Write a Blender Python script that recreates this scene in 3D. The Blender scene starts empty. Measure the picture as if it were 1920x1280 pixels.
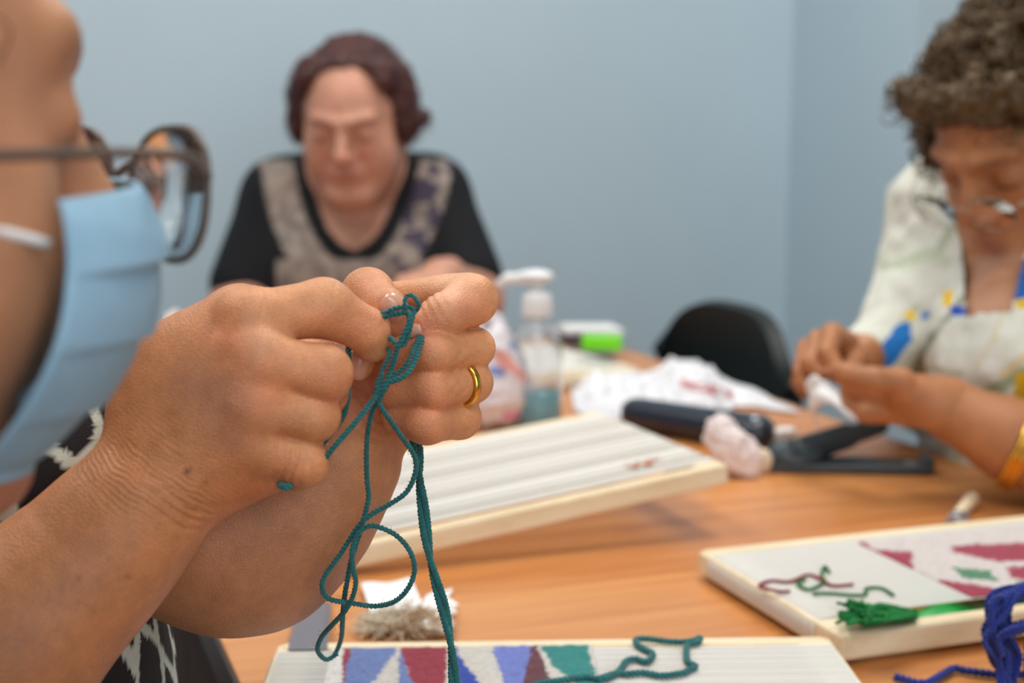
import bpy, math, random
import numpy as np
from mathutils import Vector, Matrix

C = bpy.context.scene.collection
SC = bpy.context.scene

# ------------------------------------------------------------------ camera, world, light, exposure
TAB = 0.75                      # table top height
CAMZ = TAB + 0.34
FPX = 2667.0                    # focal length in pixels of the 1920 px frame
PITCH = math.atan((640 - 254) / FPX)
cam_d = bpy.data.cameras.new('camera'); cam_d.lens = 50.0; cam_d.sensor_width = 36.0
cam = bpy.data.objects.new('camera', cam_d); C.objects.link(cam)
cam.location = (0, 0, CAMZ); cam.rotation_euler = (math.pi / 2 - PITCH, 0, 0)
cam_d.clip_start = 0.01
cam_d.dof.use_dof = True; cam_d.dof.focus_distance = 0.668; cam_d.dof.aperture_fstop = 5.9
cam_d.dof.aperture_blades = 9
SC.camera = cam
SC.view_settings.view_transform = 'Standard'; SC.view_settings.look = 'None'
SC.view_settings.gamma = 1.0; SC.view_settings.use_curve_mapping = False
SC.view_settings.exposure = 0.0

w = bpy.data.worlds.new('world'); SC.world = w; w.use_nodes = True
w.node_tree.nodes['Background'].inputs[0].default_value = (0.72, 0.80, 0.88, 1)
w.node_tree.nodes['Background'].inputs[1].default_value = 0.62

def area_light(name, loc, size, sy, power, col, rot=(0, 0, 0)):
    l = bpy.data.lights.new(name, 'AREA'); l.shape = 'RECTANGLE'; l.size = size; l.size_y = sy
    l.energy = power; l.color = col
    o = bpy.data.objects.new(name, l); C.objects.link(o); o.location = loc; o.rotation_euler = rot
    return o
area_light('ceiling_panel_light', (0.5, 1.75, 2.66), 0.6, 1.2, 27, (1.0, 0.95, 0.88))
area_light('ceiling_panel_light', (-0.9, 1.4, 2.66), 0.6, 1.2, 23, (1.0, 0.95, 0.88))
area_light('ceiling_panel_light', (0.3, -0.6, 2.66), 1.2, 0.6, 20, (1.0, 0.95, 0.88))
area_light('front_fill_light', (0.75, -1.15, 1.55), 1.8, 1.3, 16, (0.97, 0.98, 1.0), (math.radians(88), 0, math.radians(12)))  # fill added behind the camera to brighten front faces, no known window

SP, CP = math.sin(PITCH), math.cos(PITCH)
R_ = np.array((1.0, 0, 0)); U_ = np.array((0, SP, CP)); D_ = np.array((0, CP, -SP))
CAM = np.array((0, 0, CAMZ))
def P(px, py, d):
    return CAM + D_ * d + R_ * ((px - 960) / FPX * d) - U_ * ((py - 640) / FPX * d)
def T(px, py, z=TAB):
    r = D_ + R_ * ((px - 960) / FPX) - U_ * ((py - 640) / FPX)
    return CAM + r * ((z - CAMZ) / r[2])
def proj(V):
    q = V - CAM; d = q @ D_
    return 960 + (q @ R_) / d * FPX, 640 - (q @ U_) / d * FPX, d
_u = T(4, 400, TAB); AZ = math.atan2(-(4 - 960) / FPX * CP, 1.0)   # table long direction
AZ = math.atan((960 - 4) / (FPX * CP + 0))                          # ~19.9 deg to the left of the view
u_ = np.array((-math.sin(AZ), math.cos(AZ), 0)); v_ = np.array((math.cos(AZ), math.sin(AZ), 0)); Z_ = np.array((0, 0, 1.0))

# ------------------------------------------------------------------ noise
def vnoise(V, s, seed=0):
    q = np.asarray(V, np.float64) / s + seed * 17.31
    i = np.floor(q).astype(np.int64); f = q - i; f = f * f * (3 - 2 * f)
    def h(a, b, c):
        n = (a * 73856093) ^ (b * 19349663) ^ (c * 83492791) ^ (seed * 2654435)
        n = (n ^ (n >> 13)) * 1274126177 & 0x7fffffff
        return (n & 0xffff) / 65535.0
    r = 0
    for a in (0, 1):
        for b in (0, 1):
            for c in (0, 1):
                wt = (f[:, 0] if a else 1 - f[:, 0]) * (f[:, 1] if b else 1 - f[:, 1]) * (f[:, 2] if c else 1 - f[:, 2])
                r = r + wt * h(i[:, 0] + a, i[:, 1] + b, i[:, 2] + c)
    return r * 2 - 1

# ------------------------------------------------------------------ mesh + materials helpers
def mesh_np(name, V, F, col=None, smooth=True):
    """V (n,3); F list of (m,k) int arrays or one array"""
    me = bpy.data.meshes.new(name)
    Fs = F if isinstance(F, list) else [F]
    Fs = [np.asarray(f) for f in Fs if len(f)]
    nf = sum(len(f) for f in Fs); nl = sum(f.size for f in Fs)
    me.vertices.add(len(V)); me.vertices.foreach_set('co', np.asarray(V, np.float32).ravel())
    me.loops.add(nl); me.loops.foreach_set('vertex_index', np.concatenate([f.ravel() for f in Fs]).astype(np.int32))
    me.polygons.add(nf)
    tot = np.concatenate([np.full(len(f), f.shape[1]) for f in Fs]); st = np.concatenate([[0], np.cumsum(tot)[:-1]])
    me.polygons.foreach_set('loop_start', st.astype(np.int32))
    me.update(calc_edges=True); me.validate()
    if smooth: me.polygons.foreach_set('use_smooth', np.ones(len(me.polygons), bool))
    if col is not None and len(me.vertices) == len(V):
        at = me.color_attributes.new('Col', 'FLOAT_COLOR', 'POINT')
        c4 = np.ones((len(V), 4), np.float32); c4[:, :3] = col
        at.data.foreach_set('color', c4.ravel())
    return me
def link(name, me, mat=None, parent=None, loc=None, rot=None):
    o = bpy.data.objects.new(name, me); C.objects.link(o)
    if mat is not None and me is not None and len(me.materials) == 0: me.materials.append(mat)
    if parent is not None: o.parent = parent
    if loc is not None: o.location = loc
    if rot is not None: o.rotation_euler = rot
    return o
def tag(o, label=None, cat=None, group=None, kind=None):
    if label: o['label'] = label
    if cat: o['category'] = cat
    if group: o['group'] = group
    if kind: o['kind'] = kind
    return o
def empty(name, loc, rz=0):
    o = bpy.data.objects.new(name, None); C.objects.link(o); o.location = tuple(loc); o.rotation_euler = (0, 0, rz)
    o.empty_display_size = 0.05
    return o
def reparent(o, p):
    """keep the world placement while parenting (parent without scale)"""
    bpy.context.view_layer.update()
    o.parent = p; o.matrix_parent_inverse = p.matrix_world.inverted()
    return o

def srgb(r, g, b):
    f = lambda c: (c / 255 / 12.92) if c / 255 <= 0.04045 else ((c / 255 + 0.055) / 1.055) ** 2.4
    return (f(r), f(g), f(b))
class NT:
    def __init__(s, m): s.t = m.node_tree; s.n = s.t.nodes; s.l = s.t.links
    def add(s, ty, **kw):
        n = s.n.new(ty)
        for k, v in kw.items():
            if k.startswith('i_'):
                key = k[2:]; key = int(key) if key.isdigit() else key.replace('_', ' ')
                n.inputs[key].default_value = v
            else: setattr(n, k, v)
        return n
    def link(s, a, b): s.l.new(a, b)
def mat(name, col=(0.5, 0.5, 0.5), rough=0.5, vc=False, noise=0.0, nscale=60, bump=0.0, bscale=300, bdetail=4,
        sss=0.0, metallic=0.0, sheen=0.0, trans=0.0, coat=0.0, alpha=1.0, ior=1.45, spec=0.5):
    m = bpy.data.materials.new(name); m.use_nodes = True; t = NT(m); b = t.n['Principled BSDF']
    b.inputs['Base Color'].default_value = (*col, 1); b.inputs['Roughness'].default_value = rough
    b.inputs['Metallic'].default_value = metallic; b.inputs['IOR'].default_value = ior
    b.inputs['Specular IOR Level'].default_value = spec
    if sss: b.inputs['Subsurface Weight'].default_value = sss; b.inputs['Subsurface Radius'].default_value = (1, .35, .2); b.inputs['Subsurface Scale'].default_value = 0.004
    if sheen: b.inputs['Sheen Weight'].default_value = sheen
    if trans: b.inputs['Transmission Weight'].default_value = trans
    if coat: b.inputs['Coat Weight'].default_value = coat; b.inputs['Coat Roughness'].default_value = 0.15
    if alpha < 1: b.inputs['Alpha'].default_value = alpha
    tc = t.add('ShaderNodeTexCoord')
    src = None
    if vc:
        a = t.add('ShaderNodeAttribute', attribute_name='Col'); src = a.outputs['Color']
    if noise:
        n = t.add('ShaderNodeTexNoise', i_Scale=nscale, i_Detail=5.0); t.link(tc.outputs['Object'], n.inputs['Vector'])
        mr = t.add('ShaderNodeMapRange', i_3=1 - noise, i_4=1 + noise); t.link(n.outputs['Fac'], mr.inputs[0])
        mr.inputs[1].default_value = 0.3; mr.inputs[2].default_value = 0.7
        mx = t.add('ShaderNodeVectorMath', operation='SCALE')
        if src: t.link(src, mx.inputs[0])
        else: mx.inputs[0].default_value = col
        t.link(mr.outputs[0], mx.inputs['Scale']); src = mx.outputs[0]
    if src: t.link(src, b.inputs['Base Color'])
    if bump:
        n = t.add('ShaderNodeTexNoise', i_Scale=bscale, i_Detail=float(bdetail)); t.link(tc.outputs['Object'], n.inputs['Vector'])
        bp = t.add('ShaderNodeBump', i_Strength=1.0, i_Distance=bump); t.link(n.outputs['Fac'], bp.inputs['Height']); t.link(bp.outputs[0], b.inputs['Normal'])
    return m

# tubes: list of (pts (n,3), radius or (n,), ) -> mesh arrays
def resample(pts, step):
    pts = np.asarray(pts, float); L = np.r_[0, np.cumsum(np.linalg.norm(np.diff(pts, axis=0), axis=1))]
    n = max(2, int(L[-1] / step) + 1); s = np.linspace(0, L[-1], n)
    return np.stack([np.interp(s, L, pts[:, k]) for k in range(3)], 1)
def spline(ctrl, step):
    c = np.asarray(ctrl, float); n = len(c)
    if n < 3: return resample(c, step)
    e = np.vstack([2 * c[0] - c[1], c, 2 * c[-1] - c[-2]]); out = []
    for i in range(n - 1):
        p0, p1, p2, p3 = e[i], e[i + 1], e[i + 2], e[i + 3]
        t = np.linspace(0, 1, 12, endpoint=(i == n - 2))[:, None]
        out.append(0.5 * (2 * p1 + (p2 - p0) * t + (2 * p0 - 5 * p1 + 4 * p2 - p3) * t ** 2 + (3 * p1 - p0 - 3 * p2 + p3) * t ** 3))
    return resample(np.vstack(out), step)
def frames(p):
    t = np.gradient(p, axis=0); t /= np.linalg.norm(t, axis=1)[:, None] + 1e-12
    a = np.array((0, 0, 1.0)) if abs(t[0, 2]) < .9 else np.array((1.0, 0, 0))
    n = np.zeros_like(p); cur = np.cross(t[0], a); cur /= np.linalg.norm(cur)
    for i in range(len(p)):
        cur = cur - t[i] * (cur @ t[i]); cur /= np.linalg.norm(cur) + 1e-12; n[i] = cur
    return t, n, np.cross(t, n)
def tubes(paths, sides=8, cap=True):
    Vs, Q, Tn, o = [], [], [], 0
    th = np.arange(sides) / sides * 2 * math.pi
    for p, r in paths:
        p = np.asarray(p, float); m = len(p); t, n, b = frames(p); r = np.broadcast_to(np.asarray(r, float), (m,))
        ring = p[:, None] + r[:, None, None] * (np.cos(th)[None, :, None] * n[:, None] + np.sin(th)[None, :, None] * b[:, None])
        Vs.append(ring.reshape(-1, 3)); i = np.arange(m - 1)[:, None] * sides + np.arange(sides)[None]
        j = np.arange(m - 1)[:, None] * sides + (np.arange(sides)[None] + 1) % sides
        Q.append(np.stack([i, j, j + sides, i + sides], -1).reshape(-1, 4) + o)
        if cap:
            Vs.append(np.stack([p[0], p[-1]])); c0 = o + m * sides
            k = np.arange(sides); k2 = (k + 1) % sides
            Tn.append(np.stack([np.full(sides, c0), k2 + o, k + o], 1)); e = o + (m - 1) * sides
            Tn.append(np.stack([np.full(sides, c0 + 1), k + e, k2 + e], 1)); o += 2
        o += m * sides
    return np.vstack(Vs), [np.vstack(Q)] + ([np.vstack(Tn)] if Tn else [])
def twisted(ctrl, R, pitch=0.0045, plies=2, step=0.0008, fuzz=0, rnd=None, raw=False):
    """a plied yarn: plies helically laid round the path, plus fine fuzz hairs"""
    p = ctrl if raw else spline(ctrl, step); t, n, b = frames(p)
    s = np.r_[0, np.cumsum(np.linalg.norm(np.diff(p, axis=0), axis=1))]
    out = []
    for k in range(plies):
        a = 2 * math.pi * (s / pitch + k / plies); off = R * 0.5
        out.append((p + off * (np.cos(a)[:, None] * n + np.sin(a)[:, None] * b), R * 0.58))
    rnd = rnd or np.random.RandomState(3)
    for _ in range(int(fuzz * s[-1] / 0.01)):
        i = rnd.randint(len(p)); d = rnd.normal(size=3); d /= np.linalg.norm(d); q = p[i] + d * R * .7; e = rnd.normal(size=3) * .5 + d + t[i] * rnd.uniform(-1, 1)
        out.append((np.stack([q, q + e * R * .8, q + e * R * 1.1 + t[i] * R * rnd.uniform(-1.5, 1.5)]), np.array([.00006, .00005, .00003])))
    return out
def box_np(cx, cy, cz, sx, sy, sz, bev=0.0, seg=2):
    import bmesh
    bm = bmesh.new(); bmesh.ops.create_cube(bm, size=1)
    bmesh.ops.scale(bm, vec=(sx, sy, sz), verts=bm.verts)
    if bev: bmesh.ops.bevel(bm, geom=bm.edges[:], offset=bev, segments=seg, affect='EDGES', profile=.5)
    bmesh.ops.translate(bm, vec=(cx, cy, cz), verts=bm.verts)
    return bm
def bm_obj(name, bm, m, parent=None, smooth=False, angle=True):
    me = bpy.data.meshes.new(name); bm.to_mesh(me); bm.free()
    if smooth:
        me.polygons.foreach_set('use_smooth', np.ones(len(me.polygons), bool))
    return link(name, me, m, parent)
def box(name, c, s, m, parent=None, bev=0.0, seg=2):
    return bm_obj(name, box_np(*c, *s, bev, seg), m, parent)
def lathe(profile, n=32):
    """profile [(r,z)] -> V,F"""
    pr = np.asarray(profile, float); th = np.arange(n) / n * 2 * math.pi; m = len(pr)
    V = np.stack([pr[:, 0, None] * np.cos(th), pr[:, 0, None] * np.sin(th), np.repeat(pr[:, 1, None], n, 1)], -1).reshape(-1, 3)
    i = np.arange(m - 1)[:, None] * n + np.arange(n)[None]; j = np.arange(m - 1)[:, None] * n + (np.arange(n)[None] + 1) % n
    return V, np.stack([i, j, j + n, i + n], -1).reshape(-1, 4)

# ------------------------------------------------------------------ signed distance fields meshed with surface nets
class Field:
    def __init__(s, lo, hi, h):
        s.lo = np.asarray(lo, float); s.h = h; s.n = np.ceil((np.asarray(hi) - s.lo) / h).astype(int) + 1
        s.F = np.full(tuple(s.n), 0.05, np.float32)
        s.ax = [(s.lo[k] + h * np.arange(s.n[k])).astype(np.float32) for k in range(3)]
    def sub(s, lo, hi, pad):
        a = np.clip(np.floor((np.asarray(lo) - pad - s.lo) / s.h).astype(int), 0, s.n)
        b = np.clip(np.ceil((np.asarray(hi) + pad - s.lo) / s.h).astype(int) + 1, 0, s.n)
        sl = tuple(slice(x, y) for x, y in zip(a, b))
        return sl, s.ax[0][sl[0]][:, None, None], s.ax[1][sl[1]][None, :, None], s.ax[2][sl[2]][None, None, :]
    def put(s, sl, d, k, op='u'):
        F = s.F[sl]
        if F.size == 0: return
        if op == 'u':
            hh = np.maximum(k - np.abs(F - d), 0); s.F[sl] = np.minimum(F, d) - hh * hh / (4 * np.maximum(k, 1e-9))
        elif op == 's':
            d = -d; hh = np.maximum(k - np.abs(F - d), 0); s.F[sl] = np.maximum(F, d) + hh * hh / (4 * np.maximum(k, 1e-9))
    def cone(s, a, b, r1, r2, k=0.003, op='u'):
        a = np.asarray(a, float); b = np.asarray(b, float); r = max(r1, r2)
        sl, x, y, z = s.sub(np.minimum(a, b) - r, np.maximum(a, b) + r, k + 3 * s.h)
        s.put(sl, cone_d(x, y, z, a, b, r1, r2), k, op)
    def ell(s, c, rad, M=None, k=0.003, op='u'):
        rad = np.asarray(rad, float); R = rad.max()
        sl, x, y, z = s.sub(np.asarray(c) - R, np.asarray(c) + R, k + 3 * s.h)
        s.put(sl, ell_d(x, y, z, c, rad, M), k, op)
    def chain(s, pts, rs, kin=0.002, k=0.003, root=None, kroot=0.0, rroot=0.02):
        """a finger: its own joints blend with kin, it joins the rest with k, softly (kroot) near its root"""
        pts = [np.asarray(p, float) for p in pts]; R = max(rs)
        sl, x, y, z = s.sub(np.min(pts, 0) - R, np.max(pts, 0) + R, k + kroot + 3 * s.h)
        d = None
        for i in range(len(pts) - 1):
            e = cone_d(x, y, z, pts[i], pts[i + 1], rs[i], rs[i + 1])
            if d is None: d = e
            else:
                hh = np.maximum(kin - np.abs(d - e), 0); d = np.minimum(d, e) - hh * hh / (4 * kin)
        if root is not None:
            q = np.sqrt((x - root[0]) ** 2 + (y - root[1]) ** 2 + (z - root[2]) ** 2)
            k = k + kroot * np.exp(-(q / rroot) ** 2)
        s.put(sl, d, k)
    def mesh(s, smooth=2, iso=0.0):
        F = s.F; F = F - iso; ins = F < 0
        nx, ny, nz = F.shape
        c = np.zeros((nx - 1, ny - 1, nz - 1), np.uint8)
        for a in (0, 1):
            for b in (0, 1):
                for d in (0, 1): c += ins[a:nx - 1 + a, b:ny - 1 + b, d:nz - 1 + d]
        act = (c > 0) & (c < 8); I = np.argwhere(act); idx = np.full(act.shape, -1, np.int32); idx[act] = np.arange(len(I))
        Vs = np.zeros((len(I), 3)); W = np.zeros(len(I))
        cr = [(a, b, d) for a in (0, 1) for b in (0, 1) for d in (0, 1)]
        val = {q: F[I[:, 0] + q[0], I[:, 1] + q[1], I[:, 2] + q[2]] for q in cr}
        for q in cr:
            for ax in range(3):
                if q[ax] == 0:
                    e = list(q); e[ax] = 1; e = tuple(e); f0, f1 = val[q], val[e]; m = (f0 < 0) != (f1 < 0)
                    t = np.where(m, f0 / np.where(m, f0 - f1, 1), 0)
                    p = np.tile(np.array(q, float), (len(I), 1)); p[:, ax] = t
                    Vs += p * m[:, None]; W += m
        Vs = Vs / W[:, None] + I; quads = []
        for ax in range(3):
            sl0 = [slice(1, -1)] * 3; sl0[ax] = slice(0, -1); sl1 = [slice(1, -1)] * 3; sl1[ax] = slice(1, None)
            A = ins[tuple(sl0)]; B = ins[tuple(sl1)]; E = np.argwhere(A != B)
            fl = A[E[:, 0], E[:, 1], E[:, 2]]
            base = E + 1; base[:, ax] -= 1; o1, o2 = [k for k in range(3) if k != ax]
            def g(d1, d2):
                q = base.copy(); q[:, o1] += d1; q[:, o2] += d2; return idx[q[:, 0], q[:, 1], q[:, 2]]
            Q = np.stack([g(-1, -1), g(0, -1), g(0, 0), g(-1, 0)], 1)
            flip = fl if ax != 1 else ~fl
            Q = np.where(flip[:, None], Q, Q[:, ::-1]); quads.append(Q)
        Q = np.vstack(quads); V = Vs
        for _ in range(smooth):
            S = np.zeros_like(V); n = np.zeros(len(V))
            for a, b in ((0, 1), (1, 2), (2, 3), (3, 0)):
                for k in range(3):
                    S[:, k] += np.bincount(Q[:, a], V[Q[:, b], k], len(V)) + np.bincount(Q[:, b], V[Q[:, a], k], len(V))
                n += np.bincount(Q[:, a], minlength=len(V)) + np.bincount(Q[:, b], minlength=len(V))
            V = V * .4 + .6 * S / np.maximum(n, 1)[:, None]
        used = np.zeros(len(V), bool); used[Q] = True; mm = np.cumsum(used) - 1; V = V[used]; Q = mm[Q]
        return s.lo + V * s.h, Q
def cone_d(x, y, z, a, b, r1, r2):
    ba = b - a; l2 = float(ba @ ba) + 1e-12; px, py, pz = x - np.float32(a[0]), y - np.float32(a[1]), z - np.float32(a[2])
    t = np.clip((px * np.float32(ba[0]) + py * np.float32(ba[1]) + pz * np.float32(ba[2])) / np.float32(l2), 0, 1)
    d = (px - t * np.float32(ba[0])) ** 2 + (py - t * np.float32(ba[1])) ** 2 + (pz - t * np.float32(ba[2])) ** 2
    return np.sqrt(d) - (np.float32(r1) + t * np.float32(r2 - r1))
def ell_d(x, y, z, c, rad, M=None):
    px, py, pz = x - np.float32(c[0]), y - np.float32(c[1]), z - np.float32(c[2])
    if M is not None:
        M = np.asarray(M, np.float32)      # columns = local axes in world
        px, py, pz = (px * M[0, 0] + py * M[1, 0] + pz * M[2, 0], px * M[0, 1] + py * M[1, 1] + pz * M[2, 1], px * M[0, 2] + py * M[1, 2] + pz * M[2, 2])
    r = np.asarray(rad, np.float32)
    k0 = np.sqrt((px / r[0]) ** 2 + (py / r[1]) ** 2 + (pz / r[2]) ** 2); k1 = np.sqrt((px / r[0] ** 2) ** 2 + (py / r[1] ** 2) ** 2 + (pz / r[2] ** 2) ** 2)
    return k0 * (k0 - 1) / np.maximum(k1, 1e-6)
def inpoly(px, py, poly):
    c = np.zeros(len(px), bool); n = len(poly)
    for i in range(n):
        x1, y1 = poly[i]; x2, y2 = poly[(i + 1) % n]
        if y1 == y2: continue
        c ^= ((y1 > py) != (y2 > py)) & (px < (x2 - x1) * (py - y1) / (y2 - y1) + x1)
    return c
def segdist(px, py, pts):
    d = np.full(len(px), 1e9)
    for (x1, y1), (x2, y2) in zip(pts[:-1], pts[1:]):
        vx, vy = x2 - x1, y2 - y1; t = np.clip(((px - x1) * vx + (py - y1) * vy) / (vx * vx + vy * vy), 0, 1)
        d = np.minimum(d, np.hypot(px - x1 - t * vx, py - y1 - t * vy))
    return d
def vnormals(V, F):
    n = np.zeros_like(V); fn = np.cross(V[F[:, 2]] - V[F[:, 0]], V[F[:, 3]] - V[F[:, 1]])
    for k in range(4):
        for a in range(3): n[:, a] += np.bincount(F[:, k], fn[:, a], len(V))
    return n / (np.linalg.norm(n, axis=1)[:, None] + 1e-15)
def keep_faces(V, F, mask):
    F = F[mask[F].all(1)]; used = np.zeros(len(V), bool); used[F] = True
    m = np.cumsum(used) - 1; return V[used], m[F], used
def join(parts):
    Vs, Fs, Cs, o = [], [], [], 0
    for V, F, c in parts: Vs.append(V); Fs.append(F + o); Cs.append(c); o += len(V)
    return np.vstack(Vs), np.vstack(Fs), np.vstack(Cs)
# ------------------------------------------------------------------ materials
M = {}
M['wall'] = mat('wall_paint', srgb(188, 208, 220), 0.75, noise=0.02, nscale=3, bump=0.0006, bscale=180)
M['ceiling'] = mat('ceiling_paint', (0.75, 0.76, 0.76), 0.8, noise=0.02, nscale=4)
M['floor'] = mat('floor_laminate', srgb(82, 58, 42), 0.45, noise=0.2, nscale=8)
M['baseboard'] = mat('baseboard_paint', (0.55, 0.56, 0.56), 0.5)
def wood(name, c1, c2, c3, scale, rough, axis_rot=0.0, coat=0.0, ring=8.0, stretch=14.0, band=6.0):
    m = bpy.data.materials.new(name); m.use_nodes = True; t = NT(m); b = t.n['Principled BSDF']
    tc = t.add('ShaderNodeTexCoord'); mp = t.add('ShaderNodeMapping'); t.link(tc.outputs['Object'], mp.inputs[0])
    mp.inputs['Rotation'].default_value = (0, 0, axis_rot); mp.inputs['Scale'].default_value = (scale, scale * stretch, scale * stretch)
    n = t.add('ShaderNodeTexNoise', i_Scale=1.0, i_Detail=6.0, i_Roughness=0.6); t.link(mp.outputs[0], n.inputs['Vector'])
    n2 = t.add('ShaderNodeTexNoise', i_Scale=ring, i_Detail=3.0); t.link(mp.outputs[0], n2.inputs['Vector'])
    cr = t.add('ShaderNodeValToRGB'); e = cr.color_ramp.elements
    e[0].position = 0.34; e[0].color = (*c1, 1); e[1].position = 0.68; e[1].color = (*c3, 1); k = e.new(0.5); k.color = (*c2, 1)
    ad = t.add('ShaderNodeMath', operation='MULTIPLY_ADD'); t.link(n2.outputs['Fac'], ad.inputs[0]); ad.inputs[1].default_value = 0.25
    sb = t.add('ShaderNodeMath', operation='SUBTRACT'); t.link(n.outputs['Fac'], sb.inputs[0]); sb.inputs[1].default_value = 0.125
    t.link(sb.outputs[0], ad.inputs[2]); t.link(ad.outputs[0], cr.inputs[0]); t.link(cr.outputs[0], b.inputs['Base Color'])
    b.inputs['Roughness'].default_value = rough
    if coat: b.inputs['Coat Weight'].default_value = coat; b.inputs['Coat Roughness'].default_value = 0.22
    bp = t.add('ShaderNodeBump', i_Strength=0.3, i_Distance=0.0004); t.link(n2.outputs['Fac'], bp.inputs['Height']); t.link(bp.outputs[0], b.inputs['Normal'])
    return m
M['table'] = wood('table_veneer', srgb(190, 118, 60), srgb(208, 138, 76), srgb(218, 152, 90), 1.6, 0.36, 0.0, coat=0.25, ring=4)
M['table_dark'] = mat('table_edge_band', srgb(52, 34, 28), 0.4)
M['pine'] = wood('pine_frame', srgb(224, 204, 166), srgb(236, 220, 186), srgb(242, 230, 202), 9, 0.5, 0, stretch=9)
M['pine_dark'] = mat('burnt_pine_mark', srgb(186, 120, 76), 0.6, noise=.2, nscale=300)
M['warp'] = mat('cotton_warp', srgb(232, 232, 228), 0.85)
M['warp_grey'] = mat('cotton_warp_grey', srgb(184, 176, 166), 0.8, noise=0.08, nscale=500)
M['wool'] = mat('wool_weft', rough=0.95, vc=True, noise=0.14, nscale=420, bump=.0006, bscale=1600, sheen=0.3)
M['paper'] = mat('white_paper', (0.86, 0.87, 0.88), 0.7, noise=.02, nscale=60)
M['tissue'] = mat('tissue', srgb(232, 222, 222), 0.85, noise=.04, nscale=120)

# ------------------------------------------------------------------ setting
LW = lambda p, z: (float(p[0]), float(p[1]), z)
def prism_wall(name, p0, p1, th, z0, z1, m, kind='structure'):
    p0 = np.asarray(p0[:2], float); p1 = np.asarray(p1[:2], float); d = p1 - p0; L = np.linalg.norm(d); d /= L
    o = box(name, (L / 2, th / 2, (z1 - z0) / 2), (L, th, z1 - z0), m); o.location = (p0[0], p0[1], z0); o.rotation_euler = (0, 0, math.atan2(d[1], d[0]))
    return tag(o, kind=kind)
CEIL = 2.75
# back wall along v, a recess corner, a column and the wall going on
cB = T(650, 640, 0.9)                                    # only used for direction
def ray_at(px, Yv):
    return np.array(((px - 960) / FPX * Yv * CP, Yv))
q0 = np.array((-0.32, 2.98))                             # a point of the back wall behind the far woman
vv = v_[:2]; uu = u_[:2]
def hit(px, a, dr):
    r = np.array(((px - 960) / (FPX * CP), 1.0)); A_ = np.array([[dr[0], -r[0]], [dr[1], -r[1]]]); s = np.linalg.solve(A_, -a); return a + dr * s[0]
c1 = hit(1470, q0, vv); c2 = hit(1693, c1, -uu)
wl = q0 - vv * 3.0; wr = c2 + vv * 1.6
prism_wall('wall_back', wl, c1 + vv * 0.12, 0.12, 0, CEIL, M['wall'])
prism_wall('wall_recess', c1, c2 - 0 * uu, 0.0999, 0, CEIL, M['wall'])
prism_wall('wall_column', c2 + vv * 0.1, wr, 0.12, 0, CEIL, M['wall'])
wl2 = wl - uu * 4.6; wr2 = wr - uu * 4.6
prism_wall('wall_left', wl2, wl - uu * 0.0, 0.12, 0, CEIL, M['wall'])
prism_wall('wall_right', wr + uu * 0, wr2, 0.12, 0, CEIL, M['wall'])
prism_wall('wall_front', wr2 + vv * 0, wl2, 0.12, 0, CEIL, M['wall'])
ctr = (wl + wr + wl2 + wr2) / 4
fl = box('floor', (0, 0, -0.05), (6.4, 6.4, 0.1), M['floor']); fl.location = (ctr[0], ctr[1], 0); fl.rotation_euler = (0, 0, AZ); tag(fl, kind='structure')
ce = box('ceiling', (0, 0, 0.05), (6.4, 6.4, 0.1), M['ceiling']); ce.location = (ctr[0], ctr[1], CEIL); ce.rotation_euler = (0, 0, AZ); tag(ce, kind='structure')
def bboard(name, a, b):
    prism_wall(name, a - 0, b, -0.012, 0.0, 0.08, M['baseboard'])
bboard('baseboard_back', wl + vv * .02, c1 - vv * .02); bboard('baseboard_column', c2 + vv * .02, wr - vv * .02)

# ------------------------------------------------------------------ table (origin at a corner, x along v, y along u)
eB = T(1760, 850)[:2]; eA = T(450, 1280)[:2]
WT = float((eB - eA) @ vv)
o2 = eA - uu * 0.75                                      # near corner on the photographer's side
LT = float((T(1060, 632)[:2] - o2) @ uu)
tbl = empty('conference_table', (o2[0], o2[1], 0), AZ)
tag(tbl, 'long orange-brown wooden table that all the work lies on', 'table')
tt = box('tabletop', (WT / 2, LT / 2, TAB - 0.014), (WT, LT, 0.028), M['table'], tbl, 0.002)
for nm, c, s in (('edge_band', (WT / 2, -0.0015, TAB - .0145), (WT, .003, .027)), ('edge_band', (WT / 2, LT + .0015, TAB - .0145), (WT, .003, .027)),
                 ('edge_band', (-.0015, LT / 2, TAB - .0145), (.003, LT, .027)), ('edge_band', (WT + .0015, LT / 2, TAB - .0145), (.003, LT, .027))):
    box(nm, c, s, M['table_dark'], tbl)
M['panel'] = wood('dark_panel_wood', srgb(52, 26, 14), srgb(66, 34, 18), srgb(78, 44, 24), 2, .75)
for k in range(5):
    w_ = (LT - .08) / 5; box('side_panel', (.035, .04 + w_ * (k + .5), .375), (.018, w_ - .004, .68), M['panel'], tbl, .002)
for x in (0.07, WT - .07):
    for y in (.08, LT - .08): box('leg', (x, y, (TAB - .028) / 2), (.06, .06, TAB - .028), M['table_dark'], tbl, .004)

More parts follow.
